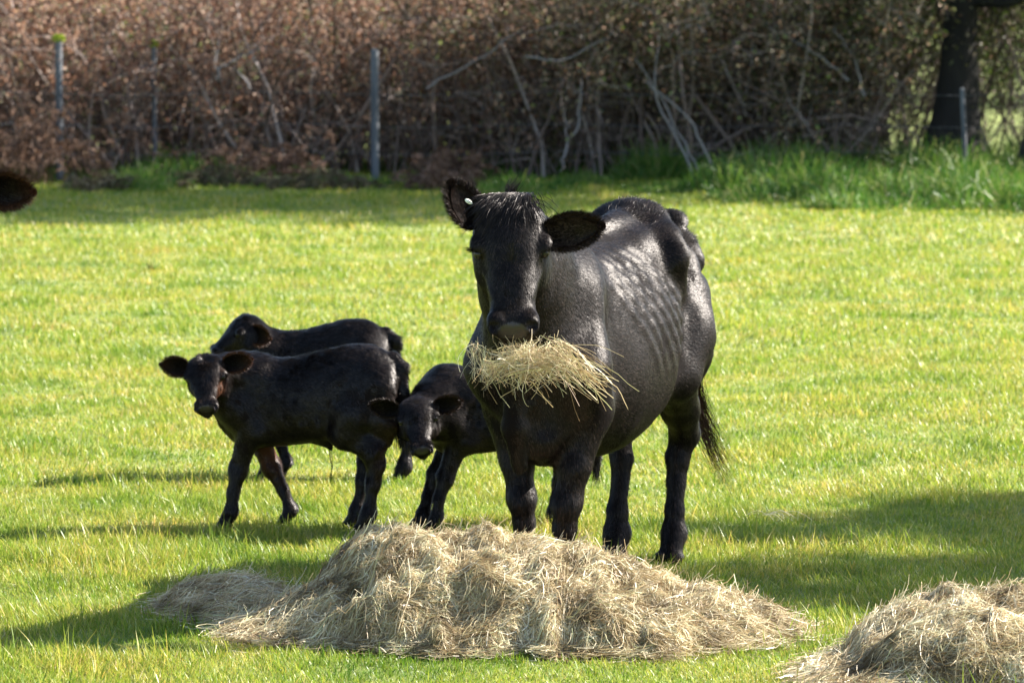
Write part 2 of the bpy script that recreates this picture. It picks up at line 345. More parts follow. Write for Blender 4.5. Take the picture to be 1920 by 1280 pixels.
def head_prims(F, P, a, n, S, wide=1., L=1., jaw=1., mz=1.):
    """skull in its own frame: a poll->muzzle, n out of the forehead"""
    a = nrm(a); n = nrm(arr(*n) - a * np.dot(n, a)); s = np.cross(n, a); P = arr(*P)
    def at(t, y, z): return P + a * t * S * L + s * y * S * wide + n * z * S
    at.S = S
    st = [(-.055, -.045, -.10, .022, 2), (-.03, -.01, -.14, .062, 2), (-.005, .008, -.155, .088, 2.1), (.03, .018, -.17, .10, 2.2), (.09, .03, -.20, .104, 2.3), (.15, .03, -.215, .102, 2.4), (.22, .02, -.20, .088, 2.4),
          (.30, .010, -.165, .073, 2.4), (.37, .004, -.135, .066, 2.4), (.43, .006, -.115, .074, 2.5), (.465, .002, -.105, .073, 2.5), (.492, -.02, -.09, .05, 2.2)]
    F.loft(P, a, s, n, [(t * S * L, u * S, b * S * jaw, w * S * wide * (1 + (mz - 1) * min(1, max(0, (t - .2) / .18))), e) for t, u, b, w, e in st], k=.02)
    for y in (-1, 1):
        F.ell(at(.13, y * .098, -.035), arr(.04, .026, .034) * S * arr(L, wide, 1), (a, s, n), k=.025 * S)    # brow
        F.ell(at(.19, y * .076 * (.5 + mz / 2), -.13), arr(.08, .036, .07) * S * arr(L, wide, 1), (a, s, n), k=.03 * S)     # cheek
        F.ell(at(.438, y * .047 * mz, -.016), arr(.034, .029, .030) * S, (a, s, n), k=.02 * S)                         # nostril wing
        F.bump(at(.33, y * .06, -.02), at(.24, y * .086, -.05), .012 * S, .004 * S)
        F.ell(at(.168, y * .113, -.042), arr(.022, .02, .017) * S, (a, s, n), k=.012 * S, cut=True)            # eye socket
        F.ell(at(.456, y * .047 * mz, .010), arr(.021, .015, .027) * S, (a, nrm(s * y + n * .6 + a * .3), n), k=.006 * S, cut=True)
        F.bump(at(.27, y * .03, .02), at(.38, y * .022, .01), .012 * S, .0025 * S)
    F.bump(at(.45, 0, .008), at(.475, 0, .0), .016 * S, -.004 * S)
    F.ell(at(.475, 0, -.09), arr(.03, .045 * mz, .03) * S, (a, s, n), k=.02 * S)                                        # chin
    return at, a, n, s

def finish_animal(name, F, at, ha, hn, hs, S, wide, opts, label, cat, group, loc):
    V, Q = F.mesh(2); N = vnormals(V, Q)
    c = V.mean(0)
    g = Geo(); g.hairy = True; mk = np.zeros((len(V), 3))
    # nose pad and hooves
    np_ = at(.472, 0, -.012); dd = (V - np_) @ np.stack([ha, hs, hn], 1) / (S * arr(.034, .050, .05))
    mk[:, 1] = np.clip(1.6 - np.sum(dd ** 2, 1) * 1.1, 0, 1)
    mk[:, 2] = np.clip((opts['hoof'] - V[:, 2]) / .006, 0, 1)
    if 'brown' in opts: mk[:, 0] = opts['brown'](V, N)
    V = V + N * (noise(V, 14, 21) * .001 + noise(V, 5, 22) * .003)[:, None] * (mk[:, 1:2] < .3)
    g.add(V, q=Q, mask=mk)
    flow = opts['flow']; isH = opts['ishead']
    def fl(P, n):
        Fh = np.broadcast_to(-ha * .2, P.shape) + 0
        rel = (P - at(.14, 0, 0)) @ np.stack([ha, hs, hn], 1)
        Fh = ha[None] * (.55 + .6 * np.tanh((rel[:, :1] + .04 * S) / (.05 * S))) + hs[None] * rel[:, 1:2] * 6 / S * (1 if True else 0) - hn[None] * .3
        h = isH(P)[:, None]; return Fh * h + flow(P, n) * (1 - h)
    lenf = opts['length']
    fur(g, V, Q, N, mk, opts['strands'], lenf, fl, opts.get('lift', .3), opts.get('width', .0022), swl=opts.get('swl', (.28, .16)))
    hk = opts.get('headstrands', 0)
    if hk:
        hq = Q[isH(V[Q[:, 0]]) > .5]; fur(g, V, hq, N, mk, hk, opts['headlen'], fl, .28, opts.get('width', .0022) * .7)
    # eyes
    for y in (-1, 1):
        ec = at(.168, y * .1, -.038); r = .0185 * S * opts.get('eye', 1); U, W_ = 14, 10; vs = []
        for i in range(W_ + 1):
            for j in range(U): t = math.pi * i / W_; p = 2 * math.pi * j / U; vs.append(ec + r * (math.sin(t) * math.cos(p) * ha + math.sin(t) * math.sin(p) * hn + math.cos(t) * hs * .95))
        qs = [(i * U + j, i * U + (j + 1) % U, (i + 1) * U + (j + 1) % U, (i + 1) * U + j) for i in range(W_) for j in range(U)]
        g.add(vs, q=qs, mat=1)
        k = 60; b0 = at(.155, y * .118, -.03) + rng.normal(size=(k, 3)) * .006 * S - 0; D = nrm(hs * y * 1.0 + ha * .35 + hn * .5 + rng.normal(size=(k, 3)) * .25)
        ribbons(g, np.stack([b0, b0 + D * .014 * S, b0 + D * .028 * S - ha * .004 * S], 1), .0014 * S)
        # eyelid
    for e in opts['ears']: make_ear(g, *e)
    for fn in opts.get('extra', []): fn(g, fl, V, Q, N, mk)
    g_loc = arr(*loc)
    root = g.build(name, [M['skin'], M['eye'], M[opts.get('coat', 'coat')]], mask=True, loc=g_loc)
    return tag(root, label, cat, group)

# ------------------------------------------------------------------ adult cow
def adult(world_org, yaw, P, ha, hn, ears, h, label, strands, tailswing=1, ntag=None, fine=True, headstrands=60000):
    """built straight in world axes. yaw: angle of the forward direction from -Y towards -X"""
    f = arr(-math.sin(yaw), -math.cos(yaw), 0); l = arr(math.cos(yaw), -math.sin(yaw), 0); O = arr(world_org[0], world_org[1], 0)
    def w(x, y, z): return O + f * x + l * y + arr(0, 0, z)
    P = arr(*P)
    corners = np.array([w(x, y, z) for x in (-.98, .8) for y in (-.42, .42) for z in (0, 1.45)] + [P + arr(-.2, -.3, .08), P + arr(.2, .1, -.55)])
    F = Field(corners.min(0) - .03, corners.max(0) + .03, h)
    st = [(-.90, 1.22, 1.10, .03, 2), (-.84, 1.25, .95, .10, 2), (-.74, 1.27, .82, .155, 2.1), (-.60, 1.315, .76, .19, 2.1), (-.48, 1.35, .72, .205, 2.1), (-.34, 1.345, .66, .232, 2.3), (-.18, 1.325, .57, .262, 2.3),
          (.0, 1.285, .50, .268, 2.1), (.18, 1.265, .49, .256, 2.1), (.36, 1.275, .53, .222, 2.1), (.50, 1.29, .56, .192, 2.1), (.62, 1.24, .56, .162, 2.1), (.72, 1.12, .61, .125, 2), (.79, 1.0, .72, .07, 2)]
    F.loft(w(0, 0, 0), f, l, arr(0, 0, 1), [(a, b, c, d * .97, e) for a, b, c, d, e in st], k=.03, pear=.20)
    sa = np.array(st)
    def surfy(x, z):
        A, B, W, E = [np.interp(x, sa[:, 0], sa[:, c]) for c in (1, 2, 3, 4)]; zn = (z - (A + B) / 2) / ((A - B) / 2); zn = min(max(zn, -1), .985)
        return W * .97 * (1 - .2 * zn) * (1 - abs(zn) ** E) ** (1 / E)
    # fore limbs
    for y, fx, fy in ((1, .60, .085), (-1, .55, .085)):
        F.chain([w(.56, y * .11, 1.10), w(.64, y * .142, .86), w(.52, y * .138, .70)], [.085, .105, .09], .08)
        F.chain([w(.53, y * .145, .70), w(fx - .02, y * .115, .52), w(fx, y * fy * 1.1, .385), w(fx - .005, y * fy, .30), w(fx - .01, y * fy, .17), w(fx + .005, y * fy, .105), w(fx + .04, y * fy, .05)],
                [.09, .056, .048, .034, .028, .039, .04], .03)
        F.ell(w(fx + .05, y * fy + .021, .026), (.055, .025, .03), (f, l, arr(0, 0, 1)), k=.01); F.ell(w(fx + .05, y * fy - .021, .026), (.055, .025, .03), (f, l, arr(0, 0, 1)), k=.01)
        F.bump(w(fx + .045, y * fy * 1.1, .39), w(fx + .045, y * fy * 1.1, .36), .03, .006)
    # hind limbs
    for y, fx, fy in ((1, -.60, .115), (-1, -.52, .085)):
        F.chain([w(-.58, y * .13, 1.08), w(-.46, y * .165, .88), w(-.34, y * .185, .74)], [.12, .125, .10], .08)
        F.chain([w(-.62, y * .12, 1.0), w(-.60, y * .14, .80), w(-.60, y * .13, .64)], [.11, .10, .06], .07)
        F.chain([w(-.36, y * .18, .74), w(-.55, y * .15, .60), w(fx - .07, y * (fy + .02), .48), w(fx - .055, y * fy, .40), w(fx - .01, y * fy, .20), w(fx + .0, y * fy, .12), w(fx + .04, y * fy, .05)],
                [.095, .068, .049, .038, .032, .043, .042], .035)
        F.cone(w(fx - .10, y * (fy + .02), .53), w(fx - .09, y * (fy + .02), .47), .03, .03, .03)
        F.ell(w(fx + .05, y * fy + .023, .028), (.06, .027, .032), (f, l, arr(0, 0, 1)), k=.01); F.ell(w(fx + .05, y * fy - .023, .028), (.06, .027, .032), (f, l, arr(0, 0, 1)), k=.01)
        # dew claws
        F.ell(w(fx - .045, y * fy + .02, .10), (.015, .012, .018), None, k=.01)
        # bony landmarks
        F.chain([w(-.43, y * .08, 1.295), w(-.33, y * .17, 1.235), w(-.29, y * .205, 1.18), w(-.34, y * .205, 1.09)], [.045, .028, .028, .022], .09)
        F.chain([w(-.83, y * .085, 1.19), w(-.79, y * .12, 1.13)], [.045, .05], .05)
        F.bump(w(-.15, y * .22, 1.16), w(-.19, y * .24, 1.08), .06, -.016)     # hollow flank
        F.bump(w(-.42, y * .2, 1.13), w(-.47, y * .19, 1.18), .05, -.014)
        F.bump(w(-.60, y * .205, 1.10), w(-.66, y * .17, 1.14), .06, -.03)     # between hook and pin
        F.bump(w(-.52, y * .215, 1.02), w(-.52, y * .215, 1.0), .05, .016)     # thurl
        F.bump(w(-.22, y * .28, .80), w(-.34, y * .25, .98), .045, -.015)
        for i in range(7):                                                             # ribs, laid on the barrel's own surface
            x0 = .42 - i * .082; zs = np.linspace(1.235, .80, 9); xs = x0 + .06 - .42 * (1.235 - zs) / .435 - .05 * np.sin((1.235 - zs) / .435 * 3.1); fade = np.sin(np.linspace(.35, 2.9, 9)) ** .7
            for j in range(8):
                if xs[j + 1] < -.30: break
                F.bump(w(xs[j], y * surfy(xs[j], zs[j]), zs[j]), w(xs[j + 1], y * surfy(xs[j + 1], zs[j + 1]), zs[j + 1]), .021, .0075 * fade[j] * (.65 + .08 * i) * .9)
        F.bump(w(.50, y * .15, 1.22), w(.62, y * .175, .95), .05, .009)             # scapula spine
        F.bump(w(.40, y * .215, 1.05), w(.42, y * .22, .80), .055, -.010)
        F.bump(w(-.28, y * .085, 1.32), w(.30, y * .085, 1.26), .04, -.010)
    for i in range(12): F.bump(w(-.28 + i * .06, 0, 1.32), w(-.26 + i * .06, 0, 1.315), .032, .016)
    F.bump(w(-.62, 0, 1.33), w(-.36, 0, 1.365), .05, .012)
    F.ell(w(-.865, .02, 1.265), (.055, .06, .05), None, k=.05); F.bump(w(-.72, 0, 1.28), w(-.74, 0, 1.28), .05, -.012)
    # brisket / dewlap
    F.chain([w(.62, 0, .78), w(.66, 0, .64), w(.60, 0, .57)], [.11, .075, .05], .07)
    F.chain([w(.79, -.02, .99), w(.80, -.03, .82), w(.79, -.035, .66), w(.75, -.03, .53)], [.05, .038, .036, .026], .035)
    for y in (-1, 1): F.bump(w(.78, -.02 + y * .085, .92), w(.74, -.02 + y * .08, .66), .04, -.022)
    for y in (-1, 1): F.bump(w(.62, y * .17, .98), w(.66, y * .165, .80), .05, .014)
    # tail
    tp = [w(-.85, 0, 1.26), w(-.925, 0, 1.19), w(-.94, .01 * tailswing, .98), w(-.93, .05 * tailswing, .78), w(-.88, .10 * tailswing, .62), w(-.87, .125 * tailswing, .53)]
    F.chain(tp, [.035, .03, .022, .018, .015, .012], .02)
    # neck and head
    at, a, n, s = head_prims(F, P, ha, hn, 1.0, 1.10, .90, 1.0, 1.04)
    nb = at(.06, 0, -.13); th = at(.20, 0, -.19)
    F.chain([w(.50, 0, 1.13), w(.60, 0, 1.12), (w(.60, 0, 1.12) + nb) / 2 + arr(0, 0, .03), nb], [.17, .155, .125, .095], .08)
    F.chain([w(.62, 0, .92), w(.70, 0, .95), (w(.68, 0, .95) + th) / 2 + arr(0, 0, -.02), th], [.17, .14, .10, .075], .08)
    F.chain([w(.62, 0, 1.05), (w(.68, 0, 1.05) + at(.12, 0, -.16)) / 2, at(.12, 0, -.16)], [.16, .125, .09], .08)
    cen = P + a * .24
    def ishead(X): d = np.linalg.norm((X - cen) @ np.stack([a, s, n], 1) / arr(.33, .2, .26), axis=1); return np.clip((1.15 - d) * 5, 0, 1)
    def flow(X, nn):
        x = (X - O) @ f; z = X[:, 2]; leg = np.clip((.62 - z) / .15, 0, 1)[:, None]
        body = -f[None] * 1.0 + arr(0, 0, -1)[None] * (.45 + .9 * np.clip((x - .35) / .2, 0, 1))[:, None]
        return body * (1 - leg) + (arr(0, 0, -1)[None] - .15 * f[None]) * leg
    def length(X, nn):
        x = (X - O) @ f; z = X[:, 2]
        return np.where(z > 1.28, .022, .017) + np.where((z < .6), .008, 0) + np.where((x < -.3) & (z > 1.27), .014, 0) + np.clip(noise(X, 6, 12), 0, 1) * .006
    def poll_tuft(g, fl, V, Q, N, mk):
        k = 5200; t = rng.uniform(-.055, .05, k); y = rng.normal(0, .034, k)
        B = P + a * t[:, None] + s * y[:, None] + n * (.006 - np.abs(t + .01)[:, None] * .35)
        D = nrm(a * (1.0 + 6 * t + .35 * noise(B, 20, 66))[:, None] + s * (y * 9 - .65 + rng.normal(0, .25, k) + .5 * noise(B, 25, 67))[:, None] + n * .6 + rng.normal(size=(k, 3)) * .14); Lk = rng.uniform(.03, .085, k)[:, None]
        ribbons(g, np.stack([B, B + D * Lk * .4 + n * Lk * .1, B + D * Lk * .75 - n * Lk * .02 + a * Lk * .05, B + D * Lk - n * Lk * .16 + a * Lk * .15], 1), .0024, side=np.cross(D, n) + rng.normal(size=(k, 3)) * .2)
        k = 170; B = at(-.05, 0, -.05) + rng.normal(size=(k, 3)) * .008; D = nrm(-a + arr(.0, 0, .3) + s * rng.uniform(-.4, .9, (k, 1)) * .7 + rng.normal(size=(k, 3)) * .12); Lk = rng.uniform(.03, .075, k)[:, None]
        ribbons(g, np.stack([B, B + D * Lk * .5, B + D * Lk + s * Lk * .25], 1), .002)
        k = 700; t = rng.normal(.165, .016, k); y = rng.normal(0, .013, k); B = at(0, 0, .023) + a * t[:, None] + s * y[:, None]
        D = nrm(s * (y * 50)[:, None] - a * .9 + n * .5 + rng.normal(size=(k, 3)) * .15); Lk = rng.uniform(.012, .03, k)[:, None]
        ribbons(g, np.stack([B, B + D * Lk * .6, B + D * Lk - n * Lk * .2], 1), .0018, side=np.cross(D, n))
    def whisk(g, fl, V, Q, N, mk):
        k = 260; b0 = tp[-1] + rng.normal(size=(k, 3)) * .012 + arr(0, 0, 1) * rng.uniform(0, .16, (k, 1)); e = l * tailswing
        Lk = rng.uniform(.12, .34, k)[:, None]; ph = rng.random((k, 1)) * 6; pts = []
        for q in np.linspace(0, 1, 8):
            pts.append(b0 + arr(0, 0, -1) * Lk * q + e * (Lk * .45 * q ** 1.6) + e * .010 * np.sin(q * 9 + ph) * q + rng.normal(size=(k, 1)) * 0 + nrm(rng.normal(size=(1, 3))) * 0 + f * (.02 * q * np.cos(ph)))
        ribbons(g, np.stack(pts, 1), .0019, side=l[None] + rng.normal(size=(k, 3)) * .3, mask=np.tile([.45, 0, 0], (k, 1)))
        # hairs along the spine and tail head standing up
        xv = (V - O) @ f; yv = (V - O) @ l; ok = np.flatnonzero((N[:, 2] > .45) & (xv < -.28) & (V[:, 2] > 1.2) & (np.abs(yv) < .13)); k = 17000; B = V[ok[rng.integers(0, len(ok), k)]] + rng.normal(size=(k, 3)) * .003 - arr(0, 0, .004)
        D = nrm(-f * .7 + arr(0, 0, .40) + np.stack([noise(B, 25, 91), noise(B, 25, 92), noise(B, 25, 93)], 1) * .6 + rng.normal(size=(k, 3)) * .18); Lk = rng.uniform(.012, .032, k)[:, None]
        ribbons(g, np.stack([B, B + D * Lk * .6, B + D * Lk - f * Lk * .2], 1), .0012)
    earl = [(at(*e[0]), e[1], e[2], e[3], e[4], e[5], 0, e[6], e[7]) for e in ears]
    opts = dict(hoof=.052, flow=flow, ishead=ishead, length=length, strands=strands, headstrands=headstrands, headlen=.011, ears=earl, extra=[poll_tuft, whisk], lift=.17, width=.0017, swl=(.22, .06))
    o = finish_animal("cow", F, at, a, n, s, 1.0, 1.06, opts, label, "cow", None, (O[0], O[1], 0))
    return o, at, a, n, s

COW_P = arr(-.005, 13.0, 1.435)
cow, cat_, ca, cn, cs = adult((.303, 13.97), R(19.5), COW_P, arr(.02, -.34, -.94), arr(0, -.94, .34),
    [((.055, -.10, -.06), arr(-.48, .05, .84), arr(.55, -.8, .1), .165, .105, 7500, .12, .022),
     ((.095, .095, -.06), arr(.98, .02, .13), arr(.1, -.93, -.3), .20, .112, 7500, .12, .018)],
    .0068, "thin black adult cow facing the camera, chewing hay behind the large hay heap", 920000, headstrands=140000)

def ear_tag():
    g = Geo(); c = cat_(-.025, -.128, .0) ; d1 = nrm(arr(.8, -.25, -.45)); d2 = nrm(np.cross(d1, arr(.1, -1, .15))); nn = np.cross(d1, d2)
    k = 20; a = np.arange(k) * 2 * math.pi / k; ring = [c + d1 * .019 * math.cos(t) * .75 + d2 * .0075 * math.sin(t) for t in a]
    v = ring + [p + nn * .003 for p in ring] + [c, c + nn * .003]; q = [(i, (i + 1) % k, k + (i + 1) % k, k + i) for i in range(k)]
    t = [(2 * k, (i + 1) % k, i) for i in range(k)] + [(2 * k + 1, k + i, k + (i + 1) % k) for i in range(k)]
    g.add(v, q=q, t=t); o = g.build("ear_tag", M['tagm'], loc=c); return o
et = ear_tag(); et.parent = cow; et.matrix_parent_inverse = cow.matrix_world.inverted(); 
et.location = Vector(et.location) - Vector(cow.location); et.matrix_parent_inverse.identity()

# second adult, only its ear reaches into the frame
adult((-2.97, 16.69), R(-50), arr(-2.29, 15.85, 1.405), arr(-.02, -.34, -.94), arr(-.02, -.94, .34),
    [((.04, -.088, -.06), arr(-.97, .02, .15), arr(-.1, -.95, -.2), .2, .13, 1500, .3, .024),
     ((.055, .088, -.06), arr(.97, .02, -.08), arr(.1, -.95, -.3), .215, .14, 5000, .75, .022)],
    .014, "second black adult cow, only its ear showing at the left edge of the picture", 60000, headstrands=9000)

# ------------------------------------------------------------------ calves
def calf(org, yaw, P, ha, hn, ears, legs, label, hz=.75, strands=260000, scale=1., brown=None, tail=None, navel=False, hs_=.56, eyes=1.25):
    f = arr(-math.sin(yaw), -math.cos(yaw), 0); l = arr(math.cos(yaw), -math.sin(yaw), 0); O = arr(org[0], org[1], 0); k_ = hz / .75
    def w(x, y, z): return O + (f * x + l * y) * k_ + arr(0, 0, z * k_)
    P = arr(*P)
    corners = np.array([w(x, y, z) for x in (-.52, .46) for y in (-.2, .2) for z in (0, .8)] + [P + arr(-.12, -.16, .05), P + arr(.14, .12, -.32), P + arr(-.2, .1, -.2)])
    F = Field(corners.min(0) - .03, corners.max(0) + .03, .0058)
    st = [(-.375, .66, .58, .03, 2), (-.345, .70, .49, .075, 2), (-.285, .74, .43, .105, 2.1), (-.20, .75, .385, .118, 2.1), (-.08, .725, .36, .125, 2.1), (.04, .695, .345, .125, 2.1),
          (.15, .69, .335, .115, 2.1), (.24, .705, .335, .10, 2.1), (.31, .69, .36, .082, 2), (.36, .64, .41, .05, 2)]
    F.loft(w(0, 0, 0), f, l, arr(0, 0, 1), [(a * k_, b * k_, c * k_, d * k_, e) for a, b, c, d, e in st], k=.02, pear=.05)
    for y, (fx, fy), (hx, hy) in ((1, legs[0], legs[2]), (-1, legs[1], legs[3])):
        F.chain([w(.22, y * .055, .62), w(.28, y * .075, .49), w(.20, y * .072, .40)], [.05, .058, .048], .05)
        kn = ((.21 + fx) / 2 + .012, y * (.06 * .5 + .5 * abs(fy)))
        F.chain([w(.225, y * .07, .40), w(*kn, .245), w((kn[0] * .35 + fx * .65), y * abs(fy), .15), w(fx - .005, y * abs(fy), .075), w(fx + .02, y * abs(fy), .03)], [.048 * k_, .032, .0205, .0245, .024], .02)
        F.ell(w(kn[0] + .004, kn[1], .245), arr(.031, .030, .038) * k_, None, k=.02)
        for e in (-.012, .012): F.ell(w(fx + .024, y * abs(fy) + e, .016), arr(.032, .015, .019) * k_, (f, l, arr(0, 0, 1)), k=.006)
        F.chain([w(-.27, y * .06, .60), w(-.20, y * .085, .47), w(-.16, y * .09, .40)], [.066, .070, .05], .05)
        F.chain([w(-.31, y * .065, .58), w(-.315, y * .075, .45), w(-.30, y * .07, .36)], [.055, .053, .034], .04)
        ho = (hx - .035, y * (abs(hy) + .008))
        F.chain([w(-.17, y * .088, .40), w((-.2 + ho[0]) / 2 - .02, y * .08, .345), w(*ho, .27), w(hx - .025, y * abs(hy), .2), w(hx - .004, y * abs(hy), .075), w(hx + .02, y * abs(hy), .03)], [.052, .042, .029, .0235, .0255, .025], .04)
        F.ell(w(ho[0] - .018, ho[1], .285), arr(.02, .018, .03) * k_, None, k=.02)
        for e in (-.012, .012): F.ell(w(hx + .026, y * abs(hy) + e, .017), arr(.034, .016, .02) * k_, (f, l, arr(0, 0, 1)), k=.006)
        F.bump(w(-.2, y * .12, .70), w(-.19, y * .12, .70), .03, .006)
    tl = tail or [(-.355, 0, .69), (-.395, 0, .65), (-.405, 0, .5), (-.40, 0, .38), (-.395, 0, .27)]
    tpts = [w(*p) for p in tl]; F.chain(tpts, [.024, .022, .019, .018, .012][:len(tpts)], .015)
    at, a, n, s = head_prims(F, P, ha, hn, hs_, 1.2, .80, .94, .90)
    nb = at(.07, 0, -.12); th = at(.18, 0, -.17)
    F.chain([w(.20, 0, .60), w(.27, 0, .61), (w(.27, 0, .62) + nb) / 2 + arr(0, 0, .005), nb], [.085, .08, .068, .056], .045)
    F.chain([w(.24, 0, .48), w(.30, 0, .51), (w(.30, 0, .52) + th) / 2 + arr(0, 0, -.01), th], [.085, .075, .058, .042], .045)
    if navel: F.cone(w(-.06, 0, .37), w(-.09, 0, .335), .03, .012, .03)
    cen = P + a * .24 * hs_
    def ishead(X): d = np.linalg.norm((X - cen) @ np.stack([a, s, n], 1) / (arr(.33, .22, .26) * hs_), axis=1); return np.clip((1.15 - d) * 5, 0, 1)
    def flow(X, nn):
        z = X[:, 2]; leg = np.clip((.38 - z) / .1, 0, 1)[:, None]
        return (-f[None] + arr(0, 0, -1)[None] * .6) * (1 - leg) + arr(0, 0, -1)[None] * leg
    def length(X, nn): return .014 + np.where(X[:, 2] > .62 * k_, .007, 0) + np.where(((X - O) @ f) < -.38 * k_, .010, 0) + np.clip(noise(X, 10, 12), 0, 1) * .006
    def extra(g, fl, V, Q, N, mk):
        x_ = (V - O) @ f; ok = np.flatnonzero((N[:, 2] > .15) & (V[:, 2] > .5 * k_) & (x_ < .2 * k_)); k = 9000; ii = ok[rng.integers(0, len(ok), k)]; B = V[ii] - N[ii] * .001
        D = -f[None] + np.stack([noise(B, 22, 31), noise(B, 22, 32), noise(B, 22, 33)], 1) * 1.1 + np.stack([noise(B, 60, 34), noise(B, 60, 35), noise(B, 60, 36)], 1) * .5 + arr(0, 0, -.3)
        D = nrm(nrm(D - N[ii] * np.sum(D * N[ii], 1, keepdims=True)) + N[ii] * .42); Lk = rng.uniform(.012, .028, (k, 1))
        ribbons(g, np.stack([B, B + D * Lk * .5, B + D * Lk - N[ii] * Lk * .35], 1), .0017, side=np.cross(D, N[ii]))
        k = 700; t0 = rng.random(k); i = np.minimum((t0 * (len(tpts) - 1)).astype(int), len(tpts) - 2); fr = (t0 * (len(tpts) - 1) - i)[:, None]; T = np.array(tpts)
        B = T[i] * (1 - fr) + T[i + 1] * fr + rng.normal(size=(k, 3)) * .006; D = nrm(arr(0, 0, -1) - f * .35 + rng.normal(size=(k, 3)) * .35); Lk = rng.uniform(.02, .045, (k, 1))
        ribbons(g, np.stack([B, B + D * Lk * .5, B + D * Lk], 1), .0018)
        k = 260; B = T[-1] + rng.normal(size=(k, 3)) * .008; D = nrm(arr(0, 0, -1) + rng.normal(size=(k, 3)) * .13); Lk = rng.uniform(.03, .085, (k, 1)); ribbons(g, np.stack([B, B + D * Lk * .5, B + D * Lk], 1), .002)
        if navel:
            k = 5; B = w(-.095, 0, .34) + rng.normal(size=(k, 3)) * .002; ph = rng.random((k, 1)) * 2
            ribbons(g, np.stack([B + arr(0, 0, -1) * .13 * q + f * .006 * np.sin(q * 6 + ph) for q in np.linspace(0, 1, 7)], 1), .0015, side=f[None] + np.zeros((k, 3)), tip=False)
    earl = [(at(*e[0]), e[1], e[2], e[3], e[4], e[5], 0, e[6], e[7], .0013) for e in ears]
    opts = dict(hoof=.028, flow=flow, ishead=ishead, length=length, strands=strands, headstrands=26000, headlen=.009, ears=earl, extra=[extra], lift=.34, width=.0017, eye=eyes, swl=(.36, .3), coat='calf_coat')
    if brown: opts['brown'] = lambda V, N: brown(V, N, w, O, f, l, at)
    return finish_animal("calf", F, at, a, n, s, hs_, 1.2, opts, label, "calf", "black calves beside the cow", (O[0], O[1], 0))

def brown1(V, N, w, O, f, l, at):
    x = (V - O) @ f; y = (V - O) @ l; z = V[:, 2]; b = np.zeros(len(V))
    def blob(c, r): return np.exp(-np.sum(((V - c) / r) ** 2, 1))
    b += 1.0 * np.clip((-x - .27) * 8, 0, 1) * np.clip((.55 - z) * 5, 0, 1) * np.clip((z - .1) * 6, 0, 1) * .6      # back of the hind legs
    b += .9 * (y < 0.0) * (x > .02) * np.clip((.42 - z) * 8, 0, 1) * np.clip((z - .15) * 8, 0, 1) * .7
    b += 1.2 * blob(at(.24, .08, -.07), arr(.025, .03, .04))
    return np.clip(b, 0, 1)
def X_(px, d): return (px - 960) / 7250 * d
def Z_(py, d): return 2.2 - (py + 40) / 7250 * d

calf((X_(574, 15.38), 15.38), R(97), arr(X_(384, 15.3), 15.22, Z_(672, 15.22)), arr(.05, -.50, -.86), arr(-.06, -.86, .50),
     [((.055, -.10, -.05), arr(-.98, .03, .1), arr(-.1, -.95, -.2), .112, .078, 1500, .55, .010), ((.055, .10, -.05), arr(.97, .0, .2), arr(.1, -.95, -.2), .115, .078, 1500, 1.0, .010)],
     [(.31, .045), (.085, .06), (-.25, .05), (-.19, .05)],
     "black calf nearest the left with brown-rimmed ears spread, standing side-on and looking at the camera", navel=True, brown=brown1,
     tail=[(-.345, 0, .70), (-.375, .01, .66), (-.385, .02, .56), (-.385, .02, .46), (-.38, .02, .40)])
calf((X_(576, 16.95), 16.95), R(93), arr(X_(456, 16.9), 16.9, Z_(592, 16.9)), arr(-.70, -.1, -.71), arr(-.66, -.25, .70),
     [((.04, -.09, -.09), arr(.6, .6, -.25), arr(-.8, -.2, .1), .11, .07, 900, .4, .010), ((.085, .09, -.09), arr(.75, -.38, -.2), arr(-.25, -.95, -.1), .105, .085, 1400, .9, .010)],
     [(.19, .05), (.115, .05), (-.45, .05), (-.31, .05)],
     "black calf standing farthest back, side-on behind another calf's back with its face turned left", hz=.71, strands=190000)
calf((X_(950, 15.38), 15.38), R(78), arr(X_(779, 15.15), 15.12, Z_(752, 15.12)), arr(.12, -.52, -.84), arr(.0, -.84, .52),
     [((.05, -.10, -.05), arr(-.97, .03, .12), arr(-.1, -.9, -.35), .12, .074, 1500, .15, .010), ((.055, .10, -.05), arr(.96, .0, .2), arr(.05, -.9, -.35), .11, .072, 1500, .35, .010)],
     [(.32, .05), (.36, .05), (-.20, .05), (-.28, .05)],
     "black calf with its head lowered, peeping out from behind the cow's shoulder", hz=.70, strands=200000)

# ------------------------------------------------------------------ ground
def ground():
    xs = np.concatenate([[-400, -150, -60, -25], np.linspace(-12, 12, 90), [25, 60, 150, 400]]); ys = np.concatenate([[-100, -20, 4], np.linspace(9, 50, 150), [60, 90, 160, 300, 700]])
    Xg, Yg = np.meshgrid(xs, ys, indexing='ij'); Zg = gz(Xg, Yg)
    i = np.arange(Xg.size).reshape(Xg.shape); q = np.stack([i[:-1, :-1], i[1:, :-1], i[1:, 1:], i[:-1, 1:]], -1).reshape(-1, 4)
    g = Geo(); g.add(np.stack([Xg, Yg, Zg], -1), q=q); tag(g.build("ground", M['ground']), kind='structure')
ground()

